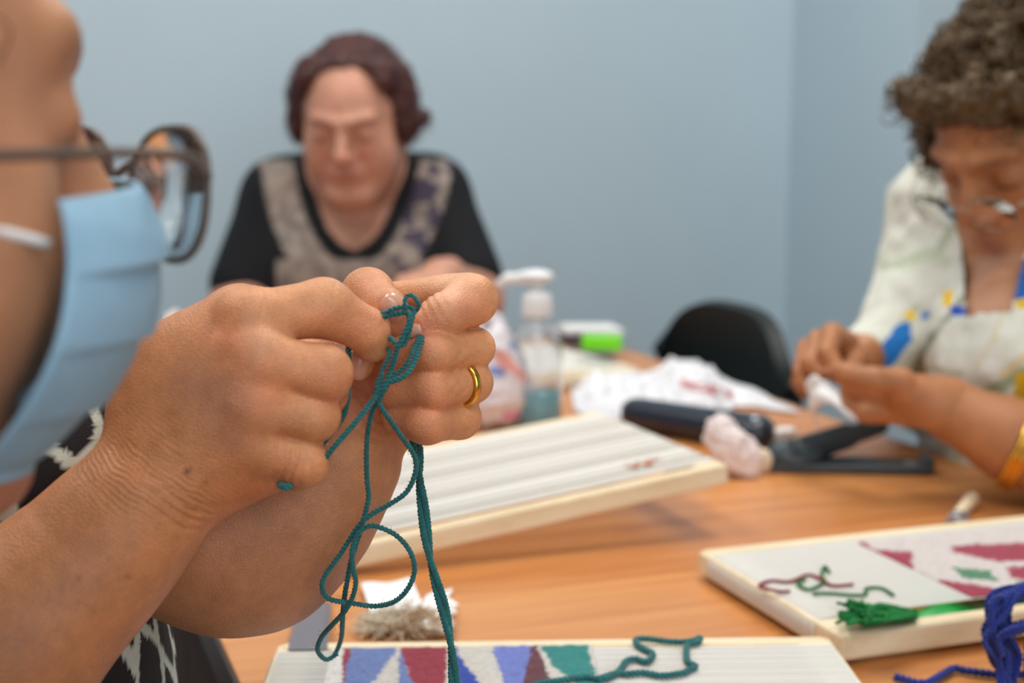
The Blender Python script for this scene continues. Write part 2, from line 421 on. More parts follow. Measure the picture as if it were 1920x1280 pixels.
# ------------------------------------------------------------------ looms
LL, LWD, LTH, LB = 0.353, 0.262, 0.018, 0.024
def make_loom(name, FL, ex, ey, label, nth, thread_mat, yo=.0195):
    """origin at the corner FL (top surface), ex along the warp, ey across"""
    ex = ex / np.linalg.norm(ex); ey = ey - ex * (ey @ ex); ey /= np.linalg.norm(ey); ez = np.cross(ex, ey)
    root = empty(name, (0, 0, 0)); base = FL - ez * (LTH + .0010)
    root.matrix_world = Matrix([[ex[0], ey[0], ez[0], base[0]], [ex[1], ey[1], ez[1], base[1]], [ex[2], ey[2], ez[2], base[2]], [0, 0, 0, 1]])
    tag(root, label, 'loom', 'wooden tapestry looms on the table')
    zc = LTH / 2
    box('end_bar', (LB / 2, LWD / 2, zc), (LB, LWD - .001, LTH), M['pine'], root, .003, 3)
    box('end_bar', (LL - LB / 2, LWD / 2, zc), (LB, LWD - .001, LTH), M['pine'], root, .003, 3)
    for y, s in ((.0065, 0), (LWD - .0065, 1)):
        box('side_bar', (LL / 2, y, zc + .0005), (LL - .006, .013, LTH + .001), M['pine'], root, .0035, 3)
    # groove strip beside the side bars (inner lip)
    for y in (.017, LWD - .017): box('side_lip', (LL / 2, y, zc + .0), (LL - 2 * LB, .006, LTH - .004), M['pine'], root, .0015, 2)
    r = .00082; zt = LTH + r
    pth = np.array([(LB, 0, -r), (0.004, 0, -r), (-r, 0, .004), (-r, 0, LTH - .004), (.004, 0, zt), (LL / 2, 0, zt), (LL - .004, 0, zt), (LL + r, 0, LTH - .004), (LL + r, 0, .004), (LL - .004, 0, -r), (LL - LB, 0, -r)])
    rr_ = r; V, F = tubes([(pth, r)], 6, True); me = mesh_np('warp_thread', V, F); me.materials.append(thread_mat)
    y0, y1 = yo, LWD - .0195
    me2 = me.copy(); me2.materials.clear(); me2.materials.append(M['warp_grey']); rj = np.random.RandomState(nth); pit = (y1 - y0) / (nth - 1); jit = .30 if 'bare' in label else .08
    for i in range(nth):
        gr = 'bare' in label and (rj.rand() < .16 or i % 19 in (4, 5, 11))
        o = link('warp_thread', me2 if gr else me, None, root); o.location = (0, y0 + pit * (i + (rj.uniform(-jit, jit) if 0 < i < nth - 1 else 0)), 0)
    return root, (ex, ey, ez, base)
_r = np.random.RandomState(5)
Fn = T(520, 1203, TAB + .0225); Rn = T(1545, 1190, TAB + .0225)
exn = Rn - Fn; exn[2] = 0; exn /= np.linalg.norm(exn); eyn = np.array((-exn[1], exn[0], 0))
near_org = Fn - eyn * LWD
loomA, fA = make_loom('tapestry_loom', near_org, exn, eyn, 'pine tapestry loom nearest the camera with red, blue and white weaving at left', 68, M['warp'])
FL2, FR2, BR2 = T(620, 1033, .772), T(1365, 868, .812), T(1145, 768, .812)
e2 = (FR2 - FL2) / np.linalg.norm(FR2 - FL2)
loomB, fB = make_loom('tapestry_loom', FR2 - e2 * LL, e2, BR2 - FR2, 'empty pine tapestry loom with bare white warp, tilted up on the black case', 80, M['warp'])
C3, B3 = T(1578, 1190, TAB + .0225), T(1265, 1045, TAB + .0225)
a3 = math.radians(19.5); ex3 = np.array((math.cos(a3), math.sin(a3), 0)); ey3 = np.array((-math.sin(a3), math.cos(a3), 0)); LWD = .203
loomC, fC = make_loom('tapestry_loom', C3, ex3, ey3, 'pine tapestry loom at right with red, white and green weaving, next to blue yarn', 47, M['warp'], .033)

def weave(root, fr, x0, x1, y0, y1, colf, h=.0011, label=None, zt=LTH + .002, amp=.0007, seed=1):
    """a woven cloth on the warp: raised rows, colour by region"""
    ex, ey, ez, base = fr; nx = int((x1 - x0) / h); ny = int((y1 - y0) / h); xs = np.linspace(x0, x1, nx); ys = np.linspace(y0, y1, ny)
    X, Y = np.meshgrid(xs, ys, indexing='ij'); Zz = zt + amp * np.abs(np.sin(Y / .0031 * math.pi)) * (1 + .3 * np.sin(X / .0015 * math.pi))
    Vl = np.stack([X.ravel(), Y.ravel(), Zz.ravel()], 1); Vl[:, 2] += .0005 * vnoise(Vl, .004, seed)
    W = base + Vl[:, :1] * ex + Vl[:, 1:2] * ey + Vl[:, 2:] * ez; px, py, _ = proj(W)
    jit = 6; px2 = px + jit * vnoise(Vl, .0022, seed + 3); col = colf(px2, py + 3 * vnoise(Vl, .003, 9), Vl)
    i = np.arange(nx - 1)[:, None] * ny + np.arange(ny - 1)[None]
    Q = np.stack([i, i + ny, i + ny + 1, i + 1], -1).reshape(-1, 4)
    Vb = Vl.copy(); Vb[:, 2] = LTH - .0003; Qb = Q[:, ::-1] + len(Vl)
    rim = np.r_[np.arange(ny), ny * np.arange(1, nx) + ny - 1, (nx - 1) * ny + np.arange(ny - 2, -1, -1), ny * np.arange(nx - 2, -1, -1)]
    Qs = np.stack([rim[:-1], rim[1:], rim[1:] + len(Vl), rim[:-1] + len(Vl)], 1)
    o = link('woven_panel', mesh_np('woven_panel', np.vstack([Vl, Vb]), np.vstack([Q, Qb, Qs]), np.vstack([col, col])), M['wool'], root)
    if label: o['label'] = label
    # wool fuzz
    rs = np.random.RandomState(seed); k = rs.randint(0, len(Vl), 2600); ps = []
    for q in k:
        a = Vl[q]; d = rs.normal(size=3) * (1, 1, .25); d[2] = abs(d[2]); L = rs.uniform(.002, .006)
        ps.append((np.stack([a, a + d / np.linalg.norm(d) * L * .6 + (0, 0, .0004), a + d / np.linalg.norm(d) * L + rs.normal(size=3) * .001]), np.array([.00006, .00005, .00003])))
    V2, F2 = tubes(ps, 3, False); c2 = np.repeat(col[k], 9, 0)
    f = link('wool_fuzz', mesh_np('wool_fuzz', V2, F2, np.clip(c2 * 1.25 + .05, 0, 1)), M['wool'], o); tag(f, kind='stuff')
    return o
cr, bl, wh, rb, pw, mr, te = srgb(146, 20, 52), srgb(104, 126, 184), srgb(206, 202, 196), srgb(20, 60, 168), srgb(106, 122, 200), srgb(92, 32, 50), srgb(0, 128, 126)
def colA(px, py, Vl):
    c = np.tile(wh, (len(px), 1)).astype(float)
    for poly, k in (([(600, 1100), (650, 1205), (638, 1600), (560, 1600)], srgb(226, 224, 224)),
                    ([(650, 1100), (668, 1205), (650, 1600), (625, 1600), (644, 1205)], cr),
                    ([(662, 1100), (748, 1150), (744, 1220), (690, 1290), (640, 1500), (640, 1290), (660, 1205)], bl),
                    ([(748, 1100), (842, 1100), (836, 1290), (780, 1300), (752, 1225)], cr),
                    ([(750, 1215), (765, 1262), (790, 1300), (780, 1600), (730, 1600), (745, 1290)], bl),
                    ([(852, 1190), (858, 1225), (875, 1250), (905, 1285), (960, 1500), (850, 1600)], rb),
                    ([(920, 1100), (1003, 1100), (1003, 1215), (985, 1285), (960, 1500), (950, 1290), (925, 1225)], pw),
                    ([(1003, 1190), (1018, 1240), (1036, 1285), (1060, 1500), (960, 1500), (978, 1285)], mr),
                    ([(1010, 1100), (1106, 1100), (1104, 1220), (1125, 1290), (1160, 1500), (1080, 1500), (1085, 1285), (1040, 1250), (1012, 1210)], te)):
        c[inpoly(px, py, poly)] = k
    return c
_inv = lambda fr, p: ((p - fr[3]) @ fr[0], (p - fr[3]) @ fr[1])
def lcoord(fr, px, py, hz=LTH + .002):
    # intersection of the pixel's ray with the loom's top plane
    ex, ey, ez, base = fr; r = D_ + R_ * ((px - 960) / FPX) - U_ * ((py - 640) / FPX); o = base + ez * hz
    t = ((o - CAM) @ ez) / (r @ ez); return _inv(fr, CAM + r * t)
xa, ya = lcoord(fA, 622, 1216); xb, _ = lcoord(fA, 1112, 1216)
weave(loomA, fA, xa, xb, .03, ya, colA, label='red, blue, white and teal woven wool')
def colC(px, py, Vl):
    c = np.tile(srgb(214, 206, 204), (len(px), 1)).astype(float); rd = srgb(158, 34, 66); gn = srgb(70, 132, 96)
    for poly, k in (([(1600, 1000), (1640, 1030), (1708, 1034), (1715, 1072), (1704, 1078), (1660, 1062), (1600, 1040)], rd),
                    ([(1783, 1023), (1960, 1015), (1960, 1050), (1873, 1054), (1841, 1047), (1790, 1036)], rd), ([(1783, 1063), (1855, 1069), (1873, 1090), (1805, 1083)], gn),
                    ([(1700, 1078), (1740, 1085), (1823, 1094), (1898, 1108), (2000, 1120), (2000, 1200), (1850, 1160), (1823, 1119), (1769, 1104)], rd), ([(1885, 1062), (1960, 1060), (1980, 1098), (1900, 1085)], rd), ([(1900, 1090), (1990, 1095), (1990, 1110), (1930, 1108)], gn)):
        c[inpoly(px, py, poly)] = k
    return c
x3, _ = lcoord(fC, 1842, 1128)
_, yh = lcoord(fC, 1800, 1128)
weave(loomC, fC, x3, LL - .012, .0325, LWD - .03, colC, label='red, cream and green woven wool', seed=2)
LWD = .262
# dark sheet added under the near loom's left warps, standing in for shade there
xg0, _ = lcoord(fA, 512, 1230); xg1, _ = lcoord(fA, 616, 1230)
gc = box('warp_shade_sheet', ((xg0 + xg1) / 2 + .008, LWD / 2, LTH - .0026), (xg1 - xg0 - .026, LWD - .05, .001), mat('warp_gap_shade', srgb(34, 33, 33), .8), loomA); gc['label'] = 'dark sheet added under the warp as shade in its gaps'

# burnt brand-like mark near the right front of the tilted loom
rs = np.random.RandomState(17); bx0, by0 = lcoord(fB, 1172, 872, LTH + .003); bx1, by1 = lcoord(fB, 1238, 862, LTH + .003)
for k in range(9):
    o = box('burnt_mark', (0, 0, 0), (rs.uniform(.004, .010), rs.uniform(.003, .007), .0003), M['pine_dark'], loomB, .0001, 1)
    o.location = (bx0 + (bx1 - bx0) * rs.rand(), (by0 + by1) / 2 + rs.uniform(-.007, .007), LTH + .0024 + .00005 * k); o.rotation_euler = (0, 0, rs.uniform(-.5, .5))
# ------------------------------------------------------------------ people
def skin_mat(name, rough=0.5, bump=.00022, wr=None, sss=.12):
    """skin: vertex colour times mottling, pores and fine creases"""
    m = bpy.data.materials.new(name); m.use_nodes = True; t = NT(m); b = t.n['Principled BSDF']
    b.inputs['Roughness'].default_value = rough; b.inputs['Subsurface Weight'].default_value = sss
    b.inputs['Subsurface Radius'].default_value = (1, .4, .25); b.inputs['Subsurface Scale'].default_value = 0.004
    tc = t.add('ShaderNodeTexCoord'); a = t.add('ShaderNodeAttribute', attribute_name='Col')
    n1 = t.add('ShaderNodeTexNoise', i_Scale=38.0, i_Detail=4.0); t.link(tc.outputs['Object'], n1.inputs['Vector'])
    n2 = t.add('ShaderNodeTexNoise', i_Scale=900.0, i_Detail=3.0); t.link(tc.outputs['Object'], n2.inputs['Vector'])
    mr = t.add('ShaderNodeMapRange', i_1=.3, i_2=.7, i_3=.88, i_4=1.1); t.link(n1.outputs['Fac'], mr.inputs[0])
    mr2 = t.add('ShaderNodeMapRange', i_1=.3, i_2=.7, i_3=.93, i_4=1.07); t.link(n2.outputs['Fac'], mr2.inputs[0])
    mu = t.add('ShaderNodeMath', operation='MULTIPLY'); t.link(mr.outputs[0], mu.inputs[0]); t.link(mr2.outputs[0], mu.inputs[1])
    sc = t.add('ShaderNodeVectorMath', operation='SCALE'); t.link(a.outputs['Color'], sc.inputs[0]); t.link(mu.outputs[0], sc.inputs['Scale']); t.link(sc.outputs[0], b.inputs['Base Color'])
    v = t.add('ShaderNodeTexVoronoi', i_Scale=620.0, feature='DISTANCE_TO_EDGE'); t.link(tc.outputs['Object'], v.inputs['Vector'])
    vm = t.add('ShaderNodeMapRange', i_1=0.0, i_2=.25, i_3=0.0, i_4=1.0); t.link(v.outputs['Distance'], vm.inputs[0])
    ad = t.add('ShaderNodeMath', operation='ADD'); t.link(vm.outputs[0], ad.inputs[0]); t.link(n2.outputs['Fac'], ad.inputs[1])
    bp = t.add('ShaderNodeBump', i_Strength=.5, i_Distance=bump); t.link(ad.outputs[0], bp.inputs['Height']); t.link(bp.outputs[0], b.inputs['Normal'])
    return m
M['skin'] = skin_mat('skin'); M['skin_soft'] = skin_mat('skin_soft', .5, .0002, sss=.08)
M['nail'] = mat('fingernail', srgb(216, 158, 134), 0.28, noise=.03, nscale=200, coat=.3)
M['gold'] = mat('gold', srgb(232, 184, 84), 0.22, metallic=1.0)
M['hair'] = mat('hair', rough=.5, vc=True, noise=.25, nscale=120, bump=.001, bscale=400)
M['cloth'] = mat('cloth', rough=.85, vc=True, noise=.06, nscale=200, bump=.0004, bscale=900, sheen=.0)
M['glasses'] = mat('glass_lens', (1, 1, 1), 0.03, trans=1.0, ior=1.1)
M['wire'] = mat('metal_wire', srgb(170, 160, 150), .3, metallic=.9)
M['dark_plastic'] = mat('dark_plastic', srgb(40, 40, 42), .35)
M['eye'] = mat('eye_white', (.75, .72, .7), .2)

def obj_o(name, V, F, m, parent, org, col=None, kind=None):
    o = link(name, mesh_np(name, V - np.asarray(org), F, col), m, parent)
    if kind: o['kind'] = kind
    return o
def S_(px, py, d, rpx): return P(px, py, d), rpx * d / FPX
def chainpx(L):
    pts, rs = [], []
    for px, py, d, r in L: p, q = S_(px, py, d, r); pts.append(p); rs.append(q)
    return pts, rs
SK0 = np.array(srgb(212, 150, 104)); SKR = np.array(srgb(206, 120, 96)); SKD = np.array(srgb(150, 96, 66)); SKT = np.array(srgb(196, 134, 92))
def lerp(a, b, t): return a * (1 - t)[:, None] + b * t[:, None]
def spot(c, V, p, r, k, amt):
    w = amt * np.exp(-(np.linalg.norm(V - p, axis=1) / r) ** 2); return lerp(c, np.asarray(k)[None, :], w)
def nail(parent, org, c, xdir, ndir, L, W_, name='fingernail'):
    """a curved nail plate: xdir along the finger to the tip, ndir out of the finger"""
    x = xdir / np.linalg.norm(xdir); n = ndir - x * (ndir @ x); n /= np.linalg.norm(n); y = np.cross(n, x)
    a = np.linspace(-1, 1, 13); b = np.linspace(-1, 1, 13); A, B = np.meshgrid(a, b, indexing='ij')
    rr = np.maximum(np.abs(A), np.abs(B)); th = np.arctan2(B, A); sq = (np.abs(np.cos(th)) ** 3.2 + np.abs(np.sin(th)) ** 3.2) ** (-1 / 3.2)
    X = np.where(rr > 0, rr * sq * np.cos(th), 0) * L / 2; Y = np.where(rr > 0, rr * sq * np.sin(th), 0) * W_ / 2
    H = -(Y ** 2) / (W_ * .75) - (X ** 2) / (L * 3.2) - .0012 * np.clip(rr - .88, 0, 1) / .12
    V = c + X.reshape(-1, 1) * x + Y.reshape(-1, 1) * y + H.reshape(-1, 1) * n
    i = np.arange(12)[:, None] * 13 + np.arange(12)[None]; Q = np.stack([i, i + 13, i + 14, i + 1], -1).reshape(-1, 4)
    return obj_o(name, V, Q, M['nail'], parent, org)
def creases(V, N, c, ax, width, reach, n, amp, spread, seed=0, wob=.25):
    """transverse skin folds around point c: ax = direction across the folds"""
    ax = np.asarray(ax) / np.linalg.norm(ax); q = (V - c) @ ax; rad = np.linalg.norm(V - c, axis=1)
    w = np.exp(-(q / spread) ** 2) * np.exp(-(rad / reach) ** 4)
    ph = q / width + wob * vnoise(V, width * 3.5, seed) * 2
    return V - N * (amp * w * (0.5 + .5 * np.cos(2 * math.pi * ph)) ** 2)[:, None]

# ---- the weaver in front: her right fist (near) and left hand (far), a mask and spectacles
A_ORG = np.array((-0.42, 0.66, 0.0))
weaver = empty('person', A_ORG)
tag(weaver, 'person in glasses and lowered light blue mask at left edge, large hands knotting teal yarn', 'person')

def near_arm():
    lo = np.array((P(-170, 480, .62)[0], .50, P(0, 1470, .56)[2])); hi = np.array((P(745, 0, .62)[0], .70, P(0, 495, .60)[2]))
    f = Field(lo, hi, .00095)
    wr, rw = S_(292, 915, .605, 104)
    # forearm, slightly flattened at the wrist
    for a, b in ((( -170, 1330, .58, 196), (20, 1190, .59, 168)), ((20, 1190, .59, 168), (165, 1055, .60, 132)), ((165, 1055, .60, 132), (250, 962, .605, 112)), ((250, 962, .605, 112), (325, 880, .607, 106))):
        (p, r), (q, s) = S_(*a), S_(*b); f.cone(p, q, r, s, .02)
    # metacarpals: wrist to knuckles
    K = dict(i=(462, 598, .598, 50), m=(478, 672, .590, 52), r=(468, 752, .592, 50), l=(462, 835, .600, 46))
    for a, k in (((318, 812, .607, 58), 'i'), ((322, 842, .600, 60), 'm'), ((330, 872, .602, 58), 'r'), ((345, 905, .607, 56), 'l')):
        (p, r), (q, s) = S_(*a), S_(*K[k]); f.cone(p, q, r, s * 1.02, .013)
    f.ell(P(400, 740, .612), (.033, .017, .036), None, .02)
    f.ell(P(345, 760, .612), (.030, .017, .032), None, .02)
    f.cone(P(400, 905, .612), P(520, 868, .612), .013, .012, .012)           # little-finger side of the palm
    f.cone(P(340, 720, .62), P(450, 590, .612), .013, .0125, .012)        # thumb-side web
    # fingers
    def fin(L, k=.0012, kr=.010, rr=.016):
        pts, rs = chainpx(L); f.chain(pts, rs, .004, k, pts[0], kr, rr)
    fin([K['l'], (568, 866, .606, 46), (556, 880, .635, 36), (500, 872, .640, 32)], rr=.014)
    fin([K['r'], (588, 778, .603, 48), (580, 810, .632, 38), (520, 800, .642, 34)], rr=.015)
    fin([K['m'], (607, 700, .600, 52), (612, 752, .628, 40), (570, 770, .642, 35)], rr=.016)
    fin([K['i'], (607, 577, .612, 54), (690, 620, .620, 40), (697, 646, .624, 34)], rr=.018)
    # thumb, coming from behind the curled fingers to the index tip
    fin([(400, 700, .640, 56), (520, 690, .652, 50), (620, 668, .650, 40), (672, 682, .640, 30)], kr=.004)
    V, F = f.mesh(2); N = vnormals(V, F)
    # creases: wrist folds, index base, knuckles
    wc = P(262, 905, .565); wd = P(340, 830, .60) - P(262, 940, .60)
    V = creases(V, N, wc, wd, .0021, .040, 9, .00085, .022, 1, .35)
    V = creases(V, N, P(330, 958, .585), wd, .0045, .016, 4, .0009, .008, 4)
    V = creases(V, N, P(478, 545, .592), P(560, 560, .60) - P(440, 575, .60), .0026, .012, 4, .0005, .008, 2)
    V = creases(V, N, P(612, 535, .60), P(660, 560, .60) - P(560, 560, .60), .0032, .010, 3, .00045, .005, 3)
    V = creases(V, N, P(545, 880, .592), P(600, 900, .60) - P(480, 880, .60), .0040, .012, 3, .0007, .010, 5)
    # tendons / knuckle dimples and veins
    for pts, r, a in (([(400, 640), (330, 760)], .004, .0009), ([(430, 700), (340, 800)], .004, .0008), ([(432, 760), (350, 850)], .0036, .0007)):
        px, py, d = proj(V); dd = segdist(px, py, pts) * d / FPX; V = V + N * (a * np.exp(-(dd / r) ** 2) * (N[:, 1] < -.2))[:, None]
    px, py, d = proj(V)
    c = np.tile(SK0, (len(V), 1)); g = lambda x, y, r: np.exp(-((px - x) ** 2 + (py - y) ** 2) / r ** 2)
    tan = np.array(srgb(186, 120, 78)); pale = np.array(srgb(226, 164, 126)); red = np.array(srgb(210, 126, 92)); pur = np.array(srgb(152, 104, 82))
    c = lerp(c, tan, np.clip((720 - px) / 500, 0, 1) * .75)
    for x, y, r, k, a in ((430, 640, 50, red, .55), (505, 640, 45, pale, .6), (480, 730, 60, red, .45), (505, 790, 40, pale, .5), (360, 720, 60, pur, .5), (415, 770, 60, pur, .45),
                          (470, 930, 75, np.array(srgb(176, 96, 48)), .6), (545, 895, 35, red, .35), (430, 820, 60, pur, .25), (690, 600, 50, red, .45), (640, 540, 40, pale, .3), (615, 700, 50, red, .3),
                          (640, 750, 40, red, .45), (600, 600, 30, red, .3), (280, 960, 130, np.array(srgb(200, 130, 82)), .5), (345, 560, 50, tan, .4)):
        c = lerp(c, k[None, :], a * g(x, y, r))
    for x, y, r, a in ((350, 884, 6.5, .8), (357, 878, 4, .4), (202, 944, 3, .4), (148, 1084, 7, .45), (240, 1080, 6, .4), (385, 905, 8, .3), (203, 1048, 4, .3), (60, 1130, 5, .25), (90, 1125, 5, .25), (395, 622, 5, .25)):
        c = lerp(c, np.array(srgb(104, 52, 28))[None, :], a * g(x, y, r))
    c = c * (1 + .10 * vnoise(V, .006, 5) + .07 * vnoise(V, .0022, 6))[:, None]
    return V, F, np.clip(c, 0, 1)

def far_arm():
    lo = np.array((P(120, 0, .66)[0], .60, P(0, 1230, .66)[2])); hi = np.array((P(950, 0, .66)[0], .82, P(0, 480, .66)[2]))
    f = Field(lo, hi, .00105)
    seq = [(655, 768, .690, 74), (628, 838, .690, 98), (560, 925, .695, 126), (470, 985, .70, 160), (430, 990, .70, 166)]
    for a, b in zip(seq[:-1], seq[1:]):
        (p, r), (q, s) = S_(*a), S_(*b); f.cone(p, q, r, s, .03)
    (p, r), (q, s) = S_(440, 985, .70, 164), S_(60, 900, .66, 190); f.cone(p, q, r, s, .03)
    # palm
    for a, b in (((672, 760, .690, 56), (790, 570, .690, 40)), ((678, 770, .690, 58), (850, 640, .690, 42)), ((685, 775, .690, 56), (855, 705, .690, 42)), ((690, 780, .690, 50), (845, 770, .690, 40))):
        (p, r), (q, s) = S_(*a), S_(*b); f.cone(p, q, r, s, .014)
    def fin(L, k=.0012, kr=.006, rr=.014, kin=.004):
        pts, rs = chainpx(L); f.chain(pts, rs, kin, k, pts[0], kr, rr)
    fin([(840, 775, .685, 40), (862, 783, .662, 38), (800, 792, .642, 39), (745, 782, .650, 33)])
    fin([(850, 705, .685, 42), (884, 716, .662, 38), (812, 728, .638, 38), (735, 735, .646, 31)])
    fin([(850, 640, .685, 42), (890, 652, .660, 36), (815, 662, .636, 37), (738, 668, .644, 31)])
    fin([(790, 560, .685, 38), (885, 562, .655, 46), (830, 592, .642, 40), (795, 608, .640, 33)], kr=.008)
    # skin fold between thumb and index along the top
    (p, r), (q, s) = S_(740, 553, .672, 26), S_(880, 545, .664, 30); f.cone(p, q, r, s, .006)
    # thumb
    fin([(675, 720, .685, 56), (672, 640, .672, 48), (690, 552, .652, 46), (722, 580, .634, 37), (738, 602, .632, 30)], kin=.006, kr=.010)
    V, F = f.mesh(2); N = vnormals(V, F)
    V = creases(V, N, P(806, 556, .635), np.array((.75, 0, .65)), .0036, .014, 4, .0006, .010, 11, .4)
    V = creases(V, N, P(885, 700, .635), np.array((0, 0, 1.)), .0060, .012, 4, .0004, .03, 12, .5)
    V = creases(V, N, P(688, 770, .66), np.array((.4, 0, 1.)), .0055, .022, 4, .0005, .02, 13, .5)
    px, py, d = proj(V); c = np.tile(SK0, (len(V), 1)); g = lambda x, y, r: np.exp(-((px - x) ** 2 + (py - y) ** 2) / r ** 2)
    red = np.array(srgb(206, 116, 90)); pale = np.array(srgb(236, 184, 152)); tan = np.array(srgb(178, 122, 86))
    c = lerp(c, tan[None, :], np.clip((py - 820) / 120, 0, 1) * .75)
    for x, y, r, k, a in ((790, 610, 30, red, .75), (870, 570, 45, red, .4), (740, 610, 30, red, .5), (690, 530, 40, red, .3), (840, 525, 50, pale, .6), (800, 735, 50, red, .35), (780, 800, 60, red, .35), (700, 640, 60, red, .4), (680, 740, 50, red, .4), (800, 655, 50, red, .25)):
        c = lerp(c, k[None, :], a * g(x, y, r))
    for x, y, r, a in ((534, 987, 4, .25), (480, 1060, 4, .15)): c = lerp(c, np.array(srgb(104, 52, 28))[None, :], a * g(x, y, r))
    c = c * (1 + .09 * vnoise(V, .006, 5) + .07 * vnoise(V, .0022, 6))[:, None]
    return V, F, np.clip(c, 0, 1)

def rotm(fx, fz):
    """columns: right, forward, up in world, given forward (face) and an approximate up"""
    f = np.asarray(fx, float); f /= np.linalg.norm(f); r = np.cross(f, fz); r /= np.linalg.norm(r); u = np.cross(r, f)
    return np.stack([r, f, u], 1)
def head_sdf(f, c, A, s=1.0, fat=0.0, ears=True, k=.008):
    """head around c (between the ears), A columns right/forward/up"""
    g = lambda x, y, z: c + A @ (np.array((x, y, z)) * s)
    E = lambda p, r, kk=k, op='u', B=None: f.ell(g(*p), np.array(r) * s, A if B is None else B, kk, op)
    Cn = lambda a, b, r1, r2, kk=k, op='u': f.cone(g(*a), g(*b), r1 * s, r2 * s, kk, op)
    E((0, -.014, .045), (.074, .094, .080), .01)
    E((0, .028, .000), (.063 + fat * .4, .066, .090), .03)
    Cn((0, .030, -.055), (0, .060, -.088), .045 + fat, .022 + fat * .4, .025)
    for q in (-1, 1):
        E((q * .036, .052, -.032), (.028 + fat * .6, .032, .034 + fat), .02)
        Cn((q * .050, -.002, -.045), (q * .022, .062, -.088), .018 + fat * .8, .014 + fat * .5, .022)
        E((q * .031, .098, .012), (.017, .013, .011), .010, 's')
        E((q * .032, .078, .012), (.0150, .0150, .0135), .003)
        Cn((q * .012, .093, .034), (q * .044, .078, .036), .009, .008, .010)
        E((q * .012, .101, -.021), (.009, .009, .008), .005)
        Cn((q * .008, .1035, -.0285), (q * .0085, .108, -.024), .002, .0015, .003, 's')
        Cn((q * .022, .094, -.020), (q * .034, .080, -.052), .0022, .0018, .007, 's')
        if ears:
            B = A @ np.array(((math.cos(.35 * q), -math.sin(.35 * q), 0), (math.sin(.35 * q), math.cos(.35 * q), 0), (0, 0, 1)))
            E((q * .078, -.008, .004), (.006, .018, .031), .005, 'u', B); E((q * .084, -.004, .008), (.005, .010, .018), .004, 's', B); E((q * .0745, .000, -.022), (.006, .008, .010), .005)
    Cn((0, .088, .028), (0, .112, -.012), .0085, .0105, .010); E((0, .114, -.016), (.0115, .0105, .010), .006)
    E((0, .084, -.050), (.026, .016, .018), .014)
    Cn((-.018, .090, -.0475), (.018, .090, -.0475), .0055, .0055, .005); Cn((-.016, .0895, -.058), (.016, .0895, -.058), .0065, .0065, .005)
    Cn((-.024, .0975, -.0525), (.024, .0975, -.0525), .0018, .0018, .003, 's')
    E((0, .078, -.092), (.020 + fat, .016, .014), .014)
    return g
def face_color(V, c, A, s, base, lipc, brow, shade=None):
    q = (V - c) @ A / s; x, y, z = np.abs(q[:, 0]), q[:, 1], q[:, 2]; col = np.tile(base, (len(V), 1)).astype(float)
    G = lambda a, b, r, rr: np.exp(-((x - a) / r) ** 2 - ((z - b) / rr) ** 2) * (y > .03)
    col = lerp(col, np.array(lipc)[None, :], .8 * G(.0, -.053, .019, .0065)); red = np.array(base) * (1.02, .78, .74)
    col = lerp(col, red[None, :], .5 * G(.036, -.020, .018, .018)); col = lerp(col, red[None, :], .5 * G(0, -.016, .014, .012))
    col = lerp(col, np.array(brow)[None, :], .6 * G(.030, .034, .018, .004)); col = lerp(col, np.array(brow)[None, :], .75 * G(.031, .003, .014, .0022))
    col = lerp(col, (np.array(base) * (.7, .55, .5))[None, :], .4 * G(.031, .014, .018, .012))
    return col

def join_body(parts):
    # one connected surface: the overlapping pieces are stitched inside their overlap
    V, F, c = join(parts); offs = np.cumsum([0] + [len(p[0]) for p in parts]); ex = []
    for k in range(1, len(parts)):
        A, B = parts[0][0], parts[k][0]; Ai = np.arange(len(A))[::max(1, len(A) // 9000)]; Bi = np.arange(len(B))[::max(1, len(B) // 2500)]
        best = (9, 0, 0)
        for i0 in range(0, len(Bi), 250):
            D = ((A[Ai][None] - B[Bi[i0:i0 + 250]][:, None]) ** 2).sum(2); m = D.argmin(); r, q = divmod(m, len(Ai))
            if D[r, q] < best[0]: best = (D[r, q], Ai[q], Bi[i0 + r])
        a, b = best[1], best[2] + offs[k]; fa = F[(F == a).any(1)][0]; fb_ = F[(F == b).any(1)][0]; a2 = fa[(list(fa).index(a) + 1) % 4]; b2 = fb_[(list(fb_).index(b) + 1) % 4]
        ex.append((a, a2, b, b2))
    return V, np.vstack([F, np.array(ex)]) if ex else F, c
